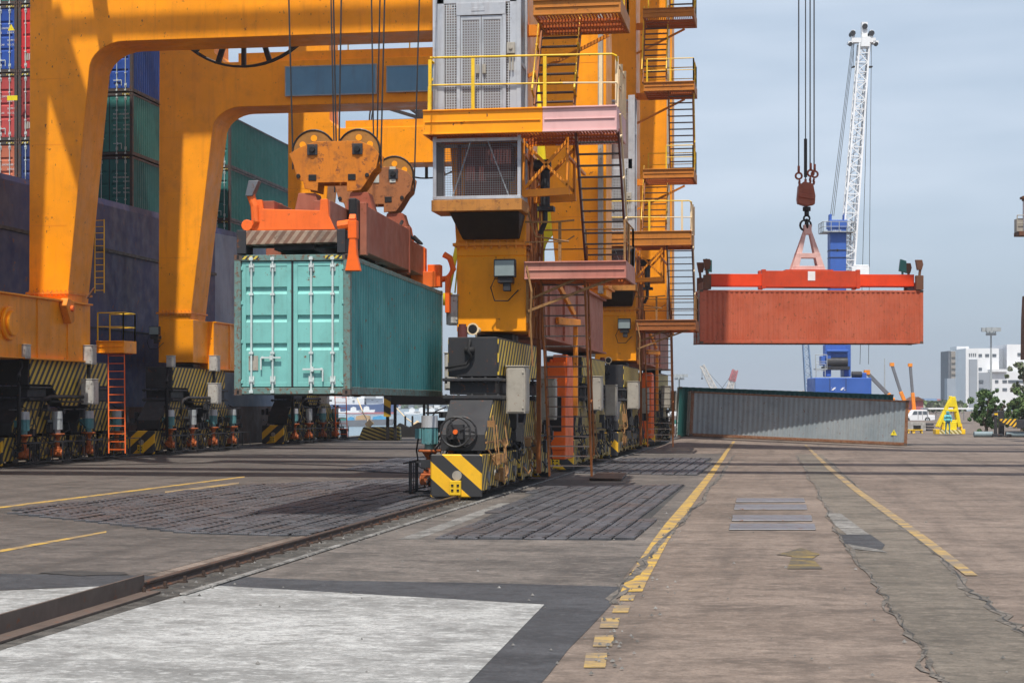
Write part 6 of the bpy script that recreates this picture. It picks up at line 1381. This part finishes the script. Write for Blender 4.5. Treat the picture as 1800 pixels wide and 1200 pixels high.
M['sand'] = paint('sand_heap', (.45, .30, .17), .9, 0, .2, 0); M['tarp'] = paint('blue_tarp', (.08, .32, .55), .6, 0, 0, .1)
boat('barge with sand heap and turquoise cover lying on the water', 606, 748, 355, 9.8, M['far_grey'], [(-.9, -.35, .9, M['sand']), (-.3, .1, .8, M['c_dgreen']), (.12, .4, .9, M['tarp'])])
boat('barge with a sand heap and bright blue tarpaulin nearer the striped block', 655, 746, 375, 9.5, M['far_grey'], [(-.75, -.1, 1.2, M['sand']), (.0, .7, 1.0, M['tarp'])])
for i, (px, y) in enumerate(((594, 727), (622, 725), (645, 724), (725, 727), (742, 726), (760, 727), (776, 726))):
    boat(f"small white boat {['below the far ship on the left', 'in front of the far ship hull', 'at the bow of the far ship', 'near the far bank, left of the dark posts', 'near the far bank between the dark posts', 'near the far bank right of the dark posts', 'by the far bank beside the crane bogies'][i]}", px, y, 690, 6.5, M['bwhite'], [(-.4, .3, 1.6, M['bwhite'])])
for i, (px, wd) in enumerate(((1172, 12), (1188, 12))):
    o, L, k = bth('white_shed', ['low white shed far off, close to the crane stairs', 'low white arched shed far off beside the green container'][i], 'shed', px, 738, 330, 'far white sheds'); mb = MB(); hw = wd * k / 2; mb.prism('y', [(-hw, 0), (hw, 0), (hw, 1.1), (hw * .5, 1.8), (-hw * .5, 1.8), (-hw, 1.1)], 0, 6); mb.build('shed_body', M['bwhite'], o)
o, L, k = bth('grey_tower_block', 'hazy grey tower block on the skyline left of the green container', 'building', 1184, 716, 1100); mb = MB(); mb.box(-3.5, 4, 0, 20, 0, 5); mb.box(-1, 4.5, 0, 20, 5, 9.5); mb.build('wall', M['bgrey'], o)
# ================================================================== haze
HB = (-3950, 3950, -230, 3950, -3.6, 62)
mb = MB(); mb.box(*HB); hm = bpy.data.materials.new('haze_air'); hm.use_nodes = True; hn = hm.node_tree; hn.nodes.clear()
ou = hn.nodes.new('ShaderNodeOutputMaterial'); pv = hn.nodes.new('ShaderNodeVolumePrincipled'); pv.inputs['Color'].default_value = (.93, .96, 1, 1); pv.inputs['Density'].default_value = .00025; pv.inputs['Anisotropy'].default_value = .3
hn.links.new(pv.outputs[0], ou.inputs['Volume'])
tag(mb.build('haze', hm), kind='stuff')
